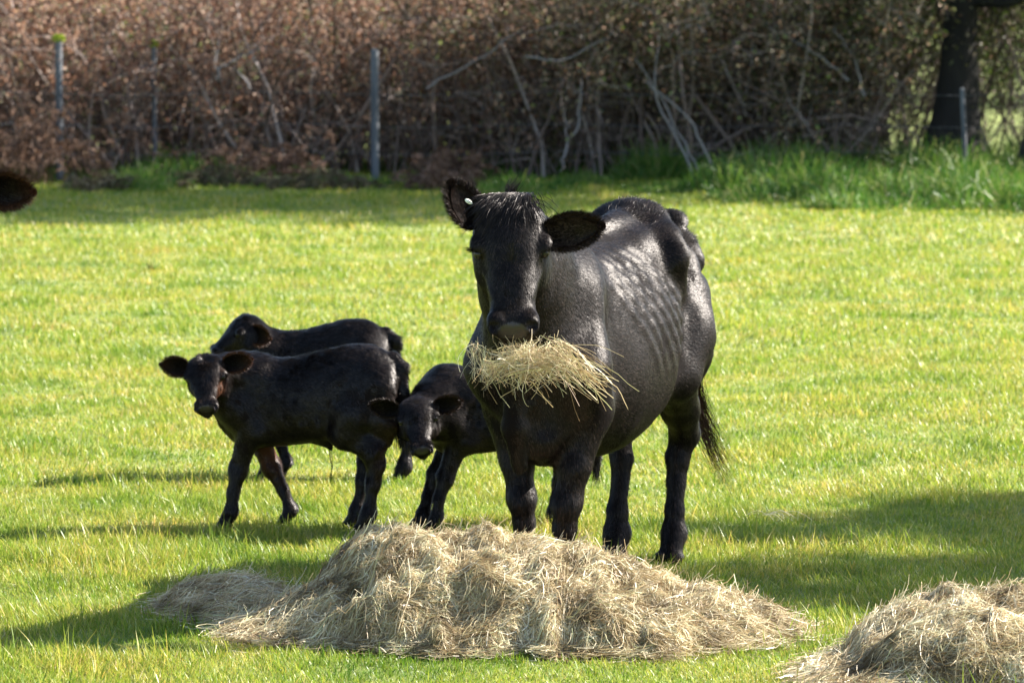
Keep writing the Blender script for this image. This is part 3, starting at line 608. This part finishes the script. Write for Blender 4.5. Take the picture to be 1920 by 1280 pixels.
def blades(g, n, y0, y1, hgt, wid, xm=1.0, lean=.55, extra=1.5, mat=0, power=1.0, clump=0., xr=None, hnoise=.45):
    Y = (y0 ** 1 + (y1 - y0) * rng.random(n)); half = Y * .1324 * xm + extra; Xb = rng.uniform(-1, 1, n) * half
    if xr: Xb = rng.uniform(xr[0], xr[1], n)
    p2 = np.stack([Xb, Y], -1)
    hh = hgt * rng.uniform(.45, 1.25, n) * np.maximum(1 + hnoise * noise(p2, 2.2, 40) + .35 * noise(p2, 7, 41), .62)
    B = np.stack([Xb, Y, gz(Xb, Y) - .004], -1)
    az = rng.random(n) * 2 * math.pi + 0; ln = rng.uniform(.1, 1.0, n) * lean * 1.5
    D = np.stack([np.cos(az) * ln, np.sin(az) * ln, np.ones(n)], -1)
    wnd = np.stack([noise(p2, 1.5, 43), noise(p2, 1.5, 44), np.zeros(n)], -1) * .35
    D = nrm(D + wnd); bend = np.stack([np.cos(az), np.sin(az), -np.ones(n) * .45], -1) * (ln * .38)[:, None]
    sd = nrm(np.stack([-np.sin(az + rng.normal(0, .7, n)), np.cos(az), np.zeros(n)], -1)) * (wid * rng.uniform(.6, 1.4, n))[:, None] * .5
    H = hh[:, None]; m = B + D * H * .55 + bend * H * .22; t = B + D * H + bend * H * .8
    V = np.stack([B - sd * .8, B + sd * .8, m - sd, m + sd, t], 1).reshape(-1, 3); i = np.arange(n) * 5
    g.add(V, q=np.stack([i, i + 1, i + 3, i + 2], 1), t=np.stack([i + 2, i + 3, i + 4], 1), mat=mat)
g = Geo()
blades(g, 450000, 11.2, 16.5, .044, .0028, hnoise=.6, lean=.8)
blades(g, 26000, 11.2, 17, .085, .003, lean=1.0, hnoise=.7)
blades(g, 240000, 16.5, 23, .048, .0042, hnoise=.6, lean=.75)
blades(g, 200000, 23, 32, .05, .006, extra=2.8)
blades(g, 165000, 32, 45, .055, .009, extra=4.5)
blades(g, 3200, 11.2, 20, .09, .0035, lean=.8)
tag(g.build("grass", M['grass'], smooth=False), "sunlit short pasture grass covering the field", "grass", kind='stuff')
g = Geo()
n = 90000; Xb = rng.uniform(-9, 10, n); base = np.interp(Xb, [-9, -2, 1, 3, 5, 10], [41.2, 41.0, 39.8, 37.5, 36.2, 36.0]); 
def long_grass(g, n, xr, dens, hgt):
    Xb = rng.uniform(xr[0], xr[1], n); lo = np.interp(Xb, [-9, -2, 1, 2.5, 5, 10], [40.6, 40.4, 39.4, 36.4, 34.4, 34.0]) + 1.2 * noise(np.stack([Xb, Xb * 0], -1), 1.1, 48); Y = lo + rng.random(n) ** 1.2 * (44.5 - lo)
    p2 = np.stack([Xb, Y], -1); cl = noise(p2, 1.3, 50); hh = hgt * rng.uniform(.4, 1.2, n) * np.clip(.20 + 1.1 * cl + np.clip((Y - lo) / 6, 0, .8), .08, 1.5)
    az = rng.random(n) * 6.283; ln = rng.uniform(.1, .9, n); B = np.stack([Xb, Y, gz(Xb, Y)], -1); D = nrm(np.stack([np.cos(az) * ln, np.sin(az) * ln, np.ones(n)], -1)); c = np.stack([np.cos(az), np.sin(az), -np.ones(n)], -1) * (ln * .5)[:, None]
    H = hh[:, None]; P = np.stack([B, B + D * H * .5 + c * H * .12, B + D * H * .85 + c * H * .45, B + D * H + c * H * .9], 1)
    ribbons(g, P, .011)
long_grass(g, 45000, (-9, 1), 1, .24); long_grass(g, 60000, (0.5, 10), 1, .36)
tag(g.build("long_grass", M['long'], smooth=False), "long rank green grass along the foot of the hedge", "long grass", kind='stuff')

def walk(P0, D0, L, K, wig, droop=0., up=0.):
    """N random-walk limbs"""
    N = len(P0); P = [P0]; D = D0.copy()
    for k in range(K - 1):
        D = nrm(D + rng.normal(size=(N, 3)) * wig + arr(0, 0, up) - arr(0, 0, droop) * k / K); P.append(P[-1] + D * (L / (K - 1))[:, None])
    return np.stack(P, 1)

# ------------------------------------------------------------------ hay
def hay_pile(name, label, Hf, bbox, n, stick=.026, group=None, core=True, lenr=(.07, .24)):
    g = Geo(); (x0, x1), (y0, y1) = bbox; loc = ((x0 + x1) / 2, (y0 + y1) / 2, 0)
    nx, ny = int((x1 - x0) / .012), int((y1 - y0) / .012); Xg, Yg = np.meshgrid(np.linspace(x0, x1, nx), np.linspace(y0, y1, ny), indexing='ij')
    H = Hf(Xg, Yg); Zg = gz(Xg, Yg) + H - .012
    i = np.arange(Xg.size).reshape(Xg.shape); q = np.stack([i[:-1, :-1], i[1:, :-1], i[1:, 1:], i[:-1, 1:]], -1).reshape(-1, 4)
    keep = H.ravel()[q].max(1) > .012
    g.add(np.stack([Xg, Yg, Zg], -1), q=q[keep], mat=1)
    N = n * 3; X0 = rng.uniform(x0, x1, N); Y0 = rng.uniform(y0, y1, N); h = Hf(X0, Y0)
    hx = (Hf(X0 + .01, Y0) - h) / .01; hy = (Hf(X0, Y0 + .01) - h) / .01; ok = (h > .006) & (rng.random(N) < np.clip(.35 + np.hypot(hx, hy) * .5, 0, 1)); idx = np.flatnonzero(ok)[:n]
    X0, Y0, h, hx, hy = X0[idx], Y0[idx], h[idx], hx[idx], hy[idx]; n = len(X0)
    jit = (rng.random(n) < .10) * .06; X0 = X0 + rng.normal(0, 1, n) * jit; Y0 = Y0 + rng.normal(0, 1, n) * jit; h = Hf(X0, Y0)
    p3 = np.stack([X0, Y0, h * 2], -1); ang = noise(p3, 5, 61) * 1.1 + rng.normal(0, .6, n) + (rng.random(n) < .25) * rng.uniform(0, 3.14, n) ; L = rng.uniform(*lenr, n) * rng.uniform(.6, 1, n)
    crv = rng.normal(0, 2.2, n); lift = np.abs(rng.normal(0, .012, n)) + rng.random(n) * .012; tl = rng.normal(0, 1, n) ; tl = np.where(rng.random(n) < .16, np.abs(tl) * stick, tl * .008)
    slope = np.sqrt(1 + hx ** 2 + hy ** 2); pts = []; K = 7
    xx = X0 - np.cos(ang) * L / 2 / slope ** .5; yy = Y0 - np.sin(ang) * L / 2 / slope ** .5
    for k in range(K):
        t = k / (K - 1); hh = Hf(xx, yy)
        zz = gz(xx, yy) + hh * .75 + h * .25 + lift + tl * (t - .1) ** 2 * 1.4 + rng.normal(0, .0022, n)
        pts.append(np.stack([xx, yy, np.maximum(zz, gz(xx, yy) + .004)], -1))
        a2 = ang + crv * (t - .5); st = L / (K - 1) / slope ** .5; xx = xx + np.cos(a2) * st; yy = yy + np.sin(a2) * st
    ribbons(g, np.stack(pts, 1), rng.uniform(.0012, .0031, n), tip=False)
    nt = n // 420
    for t in range(nt):
        x = rng.uniform(x0, x1); y = rng.uniform(y0, y1)
        if Hf(arr(x), arr(y))[0] < .05: continue
        m = int(rng.integers(30, 90)); a0 = rng.normal(0, .8); Lm = rng.uniform(.12, .34); wd = rng.uniform(.012, .04); rise = rng.uniform(.012, .05)
        o1 = rng.normal(0, 1, m) * wd; o2 = rng.normal(0, 1, m) * .04; aa = a0 + rng.normal(0, .16, m); LL = Lm * rng.uniform(.6, 1.1, m); cv = rng.normal(0, .9) + rng.normal(0, .5, m); pts = []
        for q in np.linspace(-.5, .5, 8):
            an = aa + cv * q * .5; px = x + np.cos(an) * (q * LL + o2) - np.sin(an) * o1; py = y + np.sin(an) * (q * LL + o2) + np.cos(an) * o1
            pts.append(np.stack([px, py, gz(px, py) + Hf(px, py) + rise * math.cos(math.pi * q) * (1 - .5 * np.abs(o1) / wd / 2) + rng.normal(0, .002, m) + .004], -1))
        ribbons(g, np.stack(pts, 1), rng.uniform(.0012, .003, m), tip=False)
    o = g.build(name, [M['hay'], M['thatch']], smooth=False, loc=loc); return tag(o, label, "hay pile", group)
def lumps(x, y, s):
    p = np.stack([x, y], -1); q = p + np.stack([noise(p, 6, 80 + s), noise(p, 6, 81 + s)], -1) * .05
    return noise(q, 3.6, 70 + s) * .5 + (1 - 2.4 * np.abs(noise(q, 6, 71 + s))) * .22 - .07 + noise(q, 13, 73 + s) * .26 + noise(q, 26, 72 + s) * .2
def Hmain(x, y):
    x, y = np.atleast_1d(x), np.atleast_1d(y)
    cx = (np.array([400, 480, 560, 640, 690, 740, 850, 950, 1060, 1120, 1200, 1300, 1400, 1470, 1520]) - 960) / 562.
    c = np.interp(x, cx, [0, .045, .115, .22, .32, .335, .26, .228, .232, .24, .20, .155, .10, .045, 0]); hd = np.interp(x, [-1.0, -.8, -.4, .3, .8, 1.0], [.1, .34, .54, .54, .36, .12]); yc = np.interp(x, [-1, 0, 1], [12.92, 12.92, 12.84])
    hd = hd * (1 + .16 * noise(np.stack([x, x * 0], -1), 5, 77) + .08 * noise(np.stack([x, x * 0], -1), 17, 78)); u = (y - yc) / hd; prof = np.clip(1 - u ** 2, 0, 1) ** .64
    pit = sum(d * np.exp(-(((x - a) / w1) ** 2 + ((y - b) / w2) ** 2)) for a, b, w1, w2, d in ((-.16, 12.46, .17, .08, .15), (.28, 12.60, .09, .06, .10), (-.50, 12.62, .15, .06, .08), (.62, 12.60, .09, .05, .06), (-.05, 12.75, .14, .05, .05)))
    return np.clip(c * prof * (.98 + .5 * lumps(x, y, 0)) - pit * prof + .035 * lumps(x, y, 5) * (prof > 0) * np.clip(c * 8, 0, 1) * prof ** .3, 0, 1)
def Hright(x, y):
    x, y = np.atleast_1d(x), np.atleast_1d(y)
    ux = (x - 1.72) / .66; uy = (y - 12.12) / .52; r = np.clip(1 - (np.abs(ux) ** 3.4 + np.abs(uy) ** 3), 0, 1) ** .55
    sk = .045 * np.clip(1 - ((x - 1.2) / .3) ** 2 - ((y - 11.98) / .38) ** 2, 0, 1) ** .6
    return np.maximum(.215 * r * (.95 + .34 * lumps(x, y, 9)) , sk * (1 + .5 * lumps(x, y, 11)))
def Hsmall(x, y):
    x, y = np.atleast_1d(x), np.atleast_1d(y)
    r = np.clip(1 - ((x + .99) / .24) ** 2 - ((y - 13.38) / .32) ** 2, 0, 1) ** .7; return .075 * r * (1 + .5 * lumps(x, y, 14))
hay_pile("hay_pile", "large loose heap of pale hay on the grass in front of the cow", Hmain, ((-1.1, 1.1), (12.2, 13.6)), 95000, group="heaps of loose hay")
hay_pile("hay_pile", "blocky hay heap cut off by the lower right corner of the picture", Hright, ((.7, 2.4), (11.5, 12.75)), 52000, group="heaps of loose hay")
hay_pile("hay_pile", "small flat darker hay scatter on the grass at the left foot of the large heap", Hsmall, ((-1.3, -.7), (13.0, 13.75)), 7000, group="heaps of loose hay")

def mouth_hay():
    g = Geo(); c = cat_(.50, 0, -.045) + arr(.015, -.035, -.075)
    for t in range(60):
        n = int(rng.integers(6, 24)); tx = rng.normal(0, .8); tx = max(-1.6, min(1.7, tx))
        C0 = c + arr(tx * .072 + .018, rng.normal(0, .03), .012 - abs(tx) ** 1.6 * .010 + rng.normal(0, .014) * (1.2 - .3 * abs(tx)))
        D0 = nrm(arr(rng.normal(0, 1), rng.normal(0, .5), rng.normal(-.05, .38)))
        C = C0 + rng.normal(size=(n, 3)) * arr(.018, .012, .009); D = nrm(D0 + rng.normal(size=(n, 3)) * .42); L = rng.uniform(.04, .17, n)
        P = walk(C - D * L[:, None] * .5, D, L, 8, .20, rng.uniform(-.05, .3)); ribbons(g, P, rng.uniform(.0009, .0021, n), tip=False)
    def stalks(s0, s1, k, sag, spread, w0=.003):
        a = s0 + rng.normal(size=(k, 3)) * spread * 1.6; b = s1 + rng.normal(size=(k, 3)) * spread * 3; cv = rng.normal(size=(k, 3)) * .012 * min(k, 12) / 12; m_ = rng.uniform(.5, 1.1, (k, 1))
        P = np.stack([a * (1 - q * m_) + b * q * m_ + cv * math.sin(math.pi * q) + arr(0, 0, 1) * sag * math.sin(math.pi * q) + rng.normal(size=(k, 3)) * .0018 for q in np.linspace(0, 1, 8)], 1); ribbons(g, P, w0, tip=False)
    d = c[1] - .02
    def p(px, py, dd=0): return arr(X_(px, d + dd), d + dd, Z_(py, d + dd))
    stalks(p(900, 660), p(925, 725), 45, .0, .012, .0016); stalks(p(890, 650), p(880, 690), 25, 0, .012, .0016)
    stalks(p(1040, 650), p(1130, 715), 60, .012, .013, .0018); stalks(p(1030, 660), p(1100, 730), 30, .01, .013, .0018)
    stalks(p(950, 670), p(1050, 757), 3, .012, .004); stalks(p(955, 685), p(1015, 742), 2, .02, .004, .0042)
    stalks(p(1090, 690), p(1150, 735), 18, .005, .008); stalks(p(1130, 715), p(1208, 803), 2, .03, .001, .0032); stalks(p(1035, 670), p(1125, 735), 9, .0, .005, .0034)
    stalks(p(985, 690), p(1010, 720), 26, -.01, .018, .0016)
    o = g.build("hay_tuft", M['mouth_hay'], smooth=False, loc=c); tag(o, "ragged tuft of yellow-green hay hanging from the cow's mouth", "hay")
mouth_hay()
def wisp(px, py, n, label, spread=.05):
    d = 7250 * 2.2 / (py + 40); c = arr(X_(px, d), d, 0); c[2] = gz(c[0], c[1]) + .045; g = Geo()
    P0 = c + rng.normal(size=(n, 3)) * arr(spread, spread, .006); D = nrm(arr(.9, .1, -.25) + rng.normal(size=(n, 3)) * arr(.35, .5, .12)); L = rng.uniform(.05, .13, (n, 1))
    ribbons(g, np.stack([P0 + D * L * q + arr(0, 0, 1) * .02 * math.sin(3 * q) for q in np.linspace(0, 1, 5)], 1), .0016, tip=False)
    tag(g.build("hay_wisp", M['hay'], smooth=False, loc=c), label, "hay", "loose wisps of hay on the grass")
wisp(1440, 985, 26, "wisp of pale dropped hay on the grass to the right of the cow's hind legs", .03)

# ------------------------------------------------------------------ hedge, trees, posts, far field
def shrub(name, label, cat, x0, x1, y0, y1, H, nstem, ntwig, nleaf, leafm, leafs=.035, group=None, kind=None, low=0.0, droop=.25, seed=0, gap=0., leaflow=.4, moreleaf=None):
    g = Geo(); X0 = rng.uniform(x0, x1, nstem); Y0 = rng.uniform(y0, y1, nstem); P0 = np.stack([X0, Y0, np.zeros(nstem)], -1)
    D0 = nrm(np.stack([rng.normal(0, .35, nstem), rng.normal(0, .25, nstem), np.ones(nstem)], -1)); L = rng.uniform(.5, 1.15, nstem) * H * 1.1
    S = walk(P0, D0, L, 9, .16, droop * .5, .05); rr = rng.uniform(.006, .022, nstem)[:, None] * np.linspace(1, .35, 9)[None]; tubes(g, S, rr, 4)
    si = rng.integers(0, nstem, ntwig); ki = rng.integers(1, 9, ntwig); B = S[si, ki]; D = nrm(rng.normal(size=(ntwig, 3)) * arr(1, .8, .8) + arr(0, -.1, .15)); L2 = rng.uniform(.2, .9, ntwig)
    T = walk(B, D, L2, 6, .28, droop); tubes(g, T, rng.uniform(.0025, .007, ntwig)[:, None] * np.linspace(1, .4, 6)[None], 3)
    ti = rng.integers(0, ntwig, nleaf * 2); tk = rng.integers(1, 6, nleaf * 2); C = T[ti, tk] + rng.normal(size=(nleaf * 2, 3)) * .05
    zz = C[:, 2] / H; cl = noise(C, 1.6, 90 + seed); pr = np.clip((zz - leaflow) * 2.2 + .25 + cl * .8, .03, 1); C = C[rng.random(len(C)) < pr][:nleaf]
    leaves(g, C, leafs * rng.uniform(.6, 1.4, len(C)), mat=1, droop=.3)
    if moreleaf: 
        C2 = C[rng.random(len(C)) < moreleaf[1]] + rng.normal(size=(1, 3)) * .02; leaves(g, C2, leafs, mat=2)
    o = g.build(name, [M['twig'], leafm] + ([moreleaf[0]] if moreleaf else []), smooth=False, loc=((x0 + x1) / 2, (y0 + y1) / 2, 0)); return tag(o, label, cat, group, kind)
shrub("bramble_thicket", "tall thicket of reddish brown dead leaves and bramble stems along the left of the hedge", "bramble", -12, .4, 42.6, 46.0, 3.0, 620, 15000, 120000, M['dead_leaf'], .048, kind='stuff', seed=1, leaflow=.30)
shrub("bramble_thicket", "grey-brown tangle of bare stems and dead leaves in the middle of the hedge", "bramble", .0, 4.0, 42.6, 45.6, 3.0, 300, 5600, 60000, M['olive_leaf'], .05, kind='stuff', seed=2, leaflow=.25, moreleaf=(M['dead_leaf'], .5))
shrub("thorn_hedge", "dense dark thorn hedge just left of the dark tree trunk", "hedge", 3.4, 4.1, 43.2, 45.5, 3.2, 60, 1000, 12000, M['olive_leaf'], .05, kind='stuff', seed=3, leaflow=.3, moreleaf=(M['green_leaf'], .4))
shrub("thorn_hedge", "sparse twiggy thorn hedge with bright gaps around and right of the dark tree trunk", "hedge", 4.0, 10.5, 43.4, 46.0, 3.2, 170, 4600, 42000, M['olive_leaf'], .05, kind='stuff', seed=3, leaflow=.45, moreleaf=(M['green_leaf'], 1.1))
shrub("bramble_understory", "dark low tangle of dead stems and leaf litter inside the foot of the hedge", "bramble", -9, 4.1, 44.6, 46.4, 1.5, 500, 7000, 60000, M["olive_leaf"], .06, kind="stuff", seed=6, leaflow=-.6)
shrub("far_bushes", "brown and olive bushes on the far side of the field beyond the hedge", "bushes", -16, 22, 66, 74, 5.5, 700, 6000, 60000, M['green_leaf'], .14, kind='stuff', seed=4, leaflow=.1, moreleaf=(M['dead_leaf'], .25))

def tree(loc, H, trunk_r, crown_c, crown_r, nl, leafm, label, limbs=16, ls=.09, group=None, nclump=60):
    o = empty("tree", loc); x, y = loc[0], loc[1]
    g = Geo(); K = 9; z = np.linspace(0, H, K); T = np.stack([x + .25 * np.sin(z * .5) * 0 + noise(np.stack([z, z * 0 + x], -1), .6, 5) * .12, y + z * 0, z], -1)[None]
    rr = trunk_r * (1.25 * np.exp(-z * 2.2) + np.linspace(1, .5, K))[None]; tubes(g, T, rr * .82, 12)
    P0 = T[0][rng.integers(3, K, limbs)]; D = nrm(rng.normal(size=(limbs, 3)) * arr(1, 1, .3) + arr(0, 0, .35)); S = walk(P0, D, rng.uniform(.5, 1.1, limbs) * crown_r, 8, .2)
    tubes(g, S, trunk_r * .38 * rng.uniform(.5, 1, limbs)[:, None] * np.linspace(1, .25, 8)[None], 6)
    nt = limbs * 26; B = S[rng.integers(0, limbs, nt), rng.integers(2, 8, nt)]; T2 = walk(B, nrm(rng.normal(size=(nt, 3)) + arr(0, 0, -.05)), rng.uniform(.4, 1.3, nt), 6, .3, .2); tubes(g, T2, rng.uniform(.004, .014, nt)[:, None] * np.linspace(1, .3, 6)[None], 3)
    g2 = g.build("trunk", M['bark'], loc=loc); g2.parent = o; g2.location = (0, 0, 0)
    g = Geo(); cc = arr(*crown_c) + nrm(rng.normal(size=(nclump, 3))) * (crown_r * rng.random((nclump, 1)) ** .5) * arr(1, 1, .8); ci = rng.integers(0, nclump, nl); cr = rng.uniform(.25, .6, nclump) * crown_r * .45
    C = cc[ci] + nrm(rng.normal(size=(nl, 3))) * (cr[ci] * rng.random(nl) ** .4)[:, None]; k = nl // 3; C[:k] = T2[rng.integers(0, nt, k), rng.integers(2, 6, k)] + rng.normal(size=(k, 3)) * .08
    leaves(g, C, ls * rng.uniform(.6, 1.4, nl)); g3 = g.build("crown", leafm, smooth=False, loc=loc); g3.parent = o; g3.location = (0, 0, 0)
    return tag(o, label, "tree", group)
tree((4.93, 43.0, 0), 5.0, .27, (6.4, 43.6, 3.1), 2.3, 16000, M['olive_leaf'], "dark-trunked tree with spreading twiggy limbs growing in the right of the hedge", limbs=26, ls=.07)
tree((11.6, 17.1, 0), 6.5, .25, (11.1, 17.0, 6.4), 2.1, 26000, M['green_leaf'], "small leafy tree standing off the right of the picture, its shadow on the grass", ls=.12, nclump=95, group="trees right of the picture")
for k, (tx, ty, th) in enumerate(((5.9, 41.0, 12.0), (9.6, 40.8, 12.5))):
    tree((tx, ty, 0), th, .33, (tx, ty, th * .8), 3.6, 17000, M['green_leaf'], ("nearer", "farther")[k] + " of the two tall trees in the hedge line off the right of the picture", ls=.15, group="trees right of the picture")

def post(px, ytop, ybase_d, w_, label, moss=False, lean=0.):
    d = ybase_d; x = X_(px, d); zt = Z_(ytop, d); o = empty("fence_post", (x, d, 0)); g = Geo(); k = 10
    z = np.array([-.1, .3, .7, zt - .02, zt]); P = np.stack([x + lean * z, d + z * 0, z], -1)[None]; tubes(g, P, np.array([[w_, w_, w_ * .97, w_ * .95, w_ * .8]]) * .5, k)
    top = P[0, -1]; a = np.arange(k) * 2 * math.pi / k; v = [top + arr(0, 0, .012)] + [top + arr(math.cos(t), math.sin(t), 0) * w_ * .42 for t in a]; g.add(v, t=[(0, 1 + i, 1 + (i + 1) % k) for i in range(k)])
    p = g.build("post", M['post'], loc=(x, d, 0)); p.parent = o; p.location = (0, 0, 0)
    if moss:
        n = 900; D = nrm(rng.normal(size=(n, 3)) + arr(0, 0, .8)); C = top + D * rng.uniform(.3, 1, (n, 1)) * arr(w_ * .95, w_ * .8, .05) ; g = Geo(); leaves(g, C, .022); m = g.build("moss_cap", M['moss'], smooth=False, loc=(x, d, 0)); m.parent = o; m.location = (0, 0, 0)
    return tag(o, label, "fence post", "fence posts along the hedge")
post(112, 72, 42.3, .085, "fence post at the left of the hedge with a bright yellow-green moss cap", True)
post(290, 82, 42.9, .06, "thin fence post half buried in brown leaves with a small moss top", True)
post(703, 92, 42.2, .095, "bare blue-grey fence post standing clear of the brown thicket")
post(1812, 165, 41.6, .055, "leaning grey fence post in front of the dark tree trunk", lean=-.05)

def bare_branches(name, label, lines, d, r):
    g = Geo(); first = None
    for ln in lines:
        P = np.array([[X_(px, d + k * .05), d + k * .05, Z_(py, d + k * .05)] for k, (px, py) in enumerate(ln)]); tt = np.linspace(0, len(P) - 1, 14); P = np.stack([np.interp(tt, np.arange(len(P)), P[:, c]) for c in range(3)], -1)
        P[1:-1] += rng.normal(size=(12, 3)) * .012; tubes(g, P[None], (r * np.linspace(1, .4, 14))[None], 6); first = P[0] if first is None else first
    return tag(g.build(name, M['pale_twig'], loc=first), label, "branch", "pale bare branches in the hedge")
bare_branches("bare_branch", "forked pale bare branch arching down to the grass in the middle of the hedge", [[(1325, 350), (1290, 280), (1240, 190), (1190, 110)], [(1305, 350), (1275, 270), (1225, 170), (1235, 60)], [(1340, 320), (1300, 230), (1210, 150)]], 41.9, .016)
bare_branches("bare_branch", "pale branch slanting up to the right out of the brown thicket", [[(800, 165), (860, 130), (920, 95), (985, 50)], [(985, 105), (1060, 115), (1150, 60)]], 42.1, .012)
bare_branches("bare_branch", "short pale branch rising from the grass left of the middle of the hedge", [[(1050, 320), (1065, 270), (1060, 200)], [(1050, 300), (1085, 230), (1090, 150)]], 42.0, .014)
bare_branches("bare_branch", "long reddish pale branch curving up over the thorn hedge", [[(1620, 180), (1600, 110), (1560, 50)], [(1590, 150), (1520, 90), (1440, 50)]], 42.4, .016)
bare_branches("bare_branch", "twisted pale bare branch high in the brown thicket between the posts", [[(410, 150), (405, 110), (415, 60)], [(410, 130), (440, 112), (500, 88)], [(470, 165), (440, 125)]], 42.2, .014)

def fronds(px, py, wid, hgt, label, n=34, d=None, m='bracken', name="bracken_clump", cat="bracken"):
    d = d or 41.6; x = X_(px, d); zc = max(Z_(py, d), 0); g = Geo()
    P0 = np.stack([x + rng.normal(0, wid * .25, n), d + rng.normal(0, .25, n), np.zeros(n)], -1); D = nrm(np.stack([rng.normal(0, .5, n), rng.normal(-.2, .4, n), np.ones(n)], -1))
    S = walk(P0, D, rng.uniform(.7, 1.2, n) * hgt, 9, .1, .75); tubes(g, S, .006 * np.linspace(1, .4, 9)[None] * np.ones((n, 1)), 3)
    i = rng.integers(0, n, n * 60); k = rng.integers(3, 9, n * 60); B = S[i, k]; dd = nrm(rng.normal(size=(n * 60, 3)) * arr(1, 1, .5) + arr(0, 0, -.4)); L = rng.uniform(.03, .13, (n * 60, 1)); ribbons(g, np.stack([B, B + dd * L * .5, B + dd * L + arr(0, 0, -.02)], 1), .018, mat=0)
    return tag(g.build(name, M[m], smooth=False, loc=(x, d, 0)), label, cat, "dead clumps at the hedge foot")
fronds(50, 200, 1.0, 1.15, "reddish dead bracken clump at the left edge of the hedge", 60, 41.7)
fronds(500, 260, .9, .75, "drooping reddish dead bracken below the middle of the brown thicket", 40, 41.6)
fronds(830, 320, .7, .5, "rounded brown dead bracken clump at the hedge foot left of the cow's head", 46, 41.0)
fronds(185, 350, .4, .28, "small dead grass tussock near the left edge of the hedge foot", 40, 40.3, 'tussock', "grass_tussock", "tussock")
fronds(600, 355, 1.1, .26, "wide low dead grass tussock at the hedge foot between post and bracken", 70, 40.6, 'tussock', "grass_tussock", "tussock")
fronds(390, 330, .8, .32, "dead grass tussock at the hedge foot under the twisted pale branch", 50, 41.0, 'tussock', "grass_tussock", "tussock")

g = Geo(); wx = np.linspace(-9, 10, 90)
for z in (.95, .6, .3): tubes(g, np.stack([wx, 42.25 + wx * 0, z + .02 * np.sin(wx * 2.1 + z)], -1)[None], np.full((1, 90), .0025), 4)
tag(g.build("wire_fence", M['post'], loc=(0, 42.25, 0)), "slack grey fence wires strung between the posts in front of the hedge", "fence wire")
g = Geo(); c = arr(X_(284, 29.2), 29.2, 0); n = 9
D = nrm(rng.normal(size=(n, 3)) * arr(.5, .5, .1) + arr(-.15, 0, 1)); ribbons(g, np.stack([c + D * .11 * q + arr(D[0, 0], 0, 0) * .02 * q * q for q in np.linspace(0, 1, 6)], 1), .032)
tag(g.build("dock_plant", M['long'], loc=c), "small upright broad-leaved green weed alone in the grass on the left", "weed")
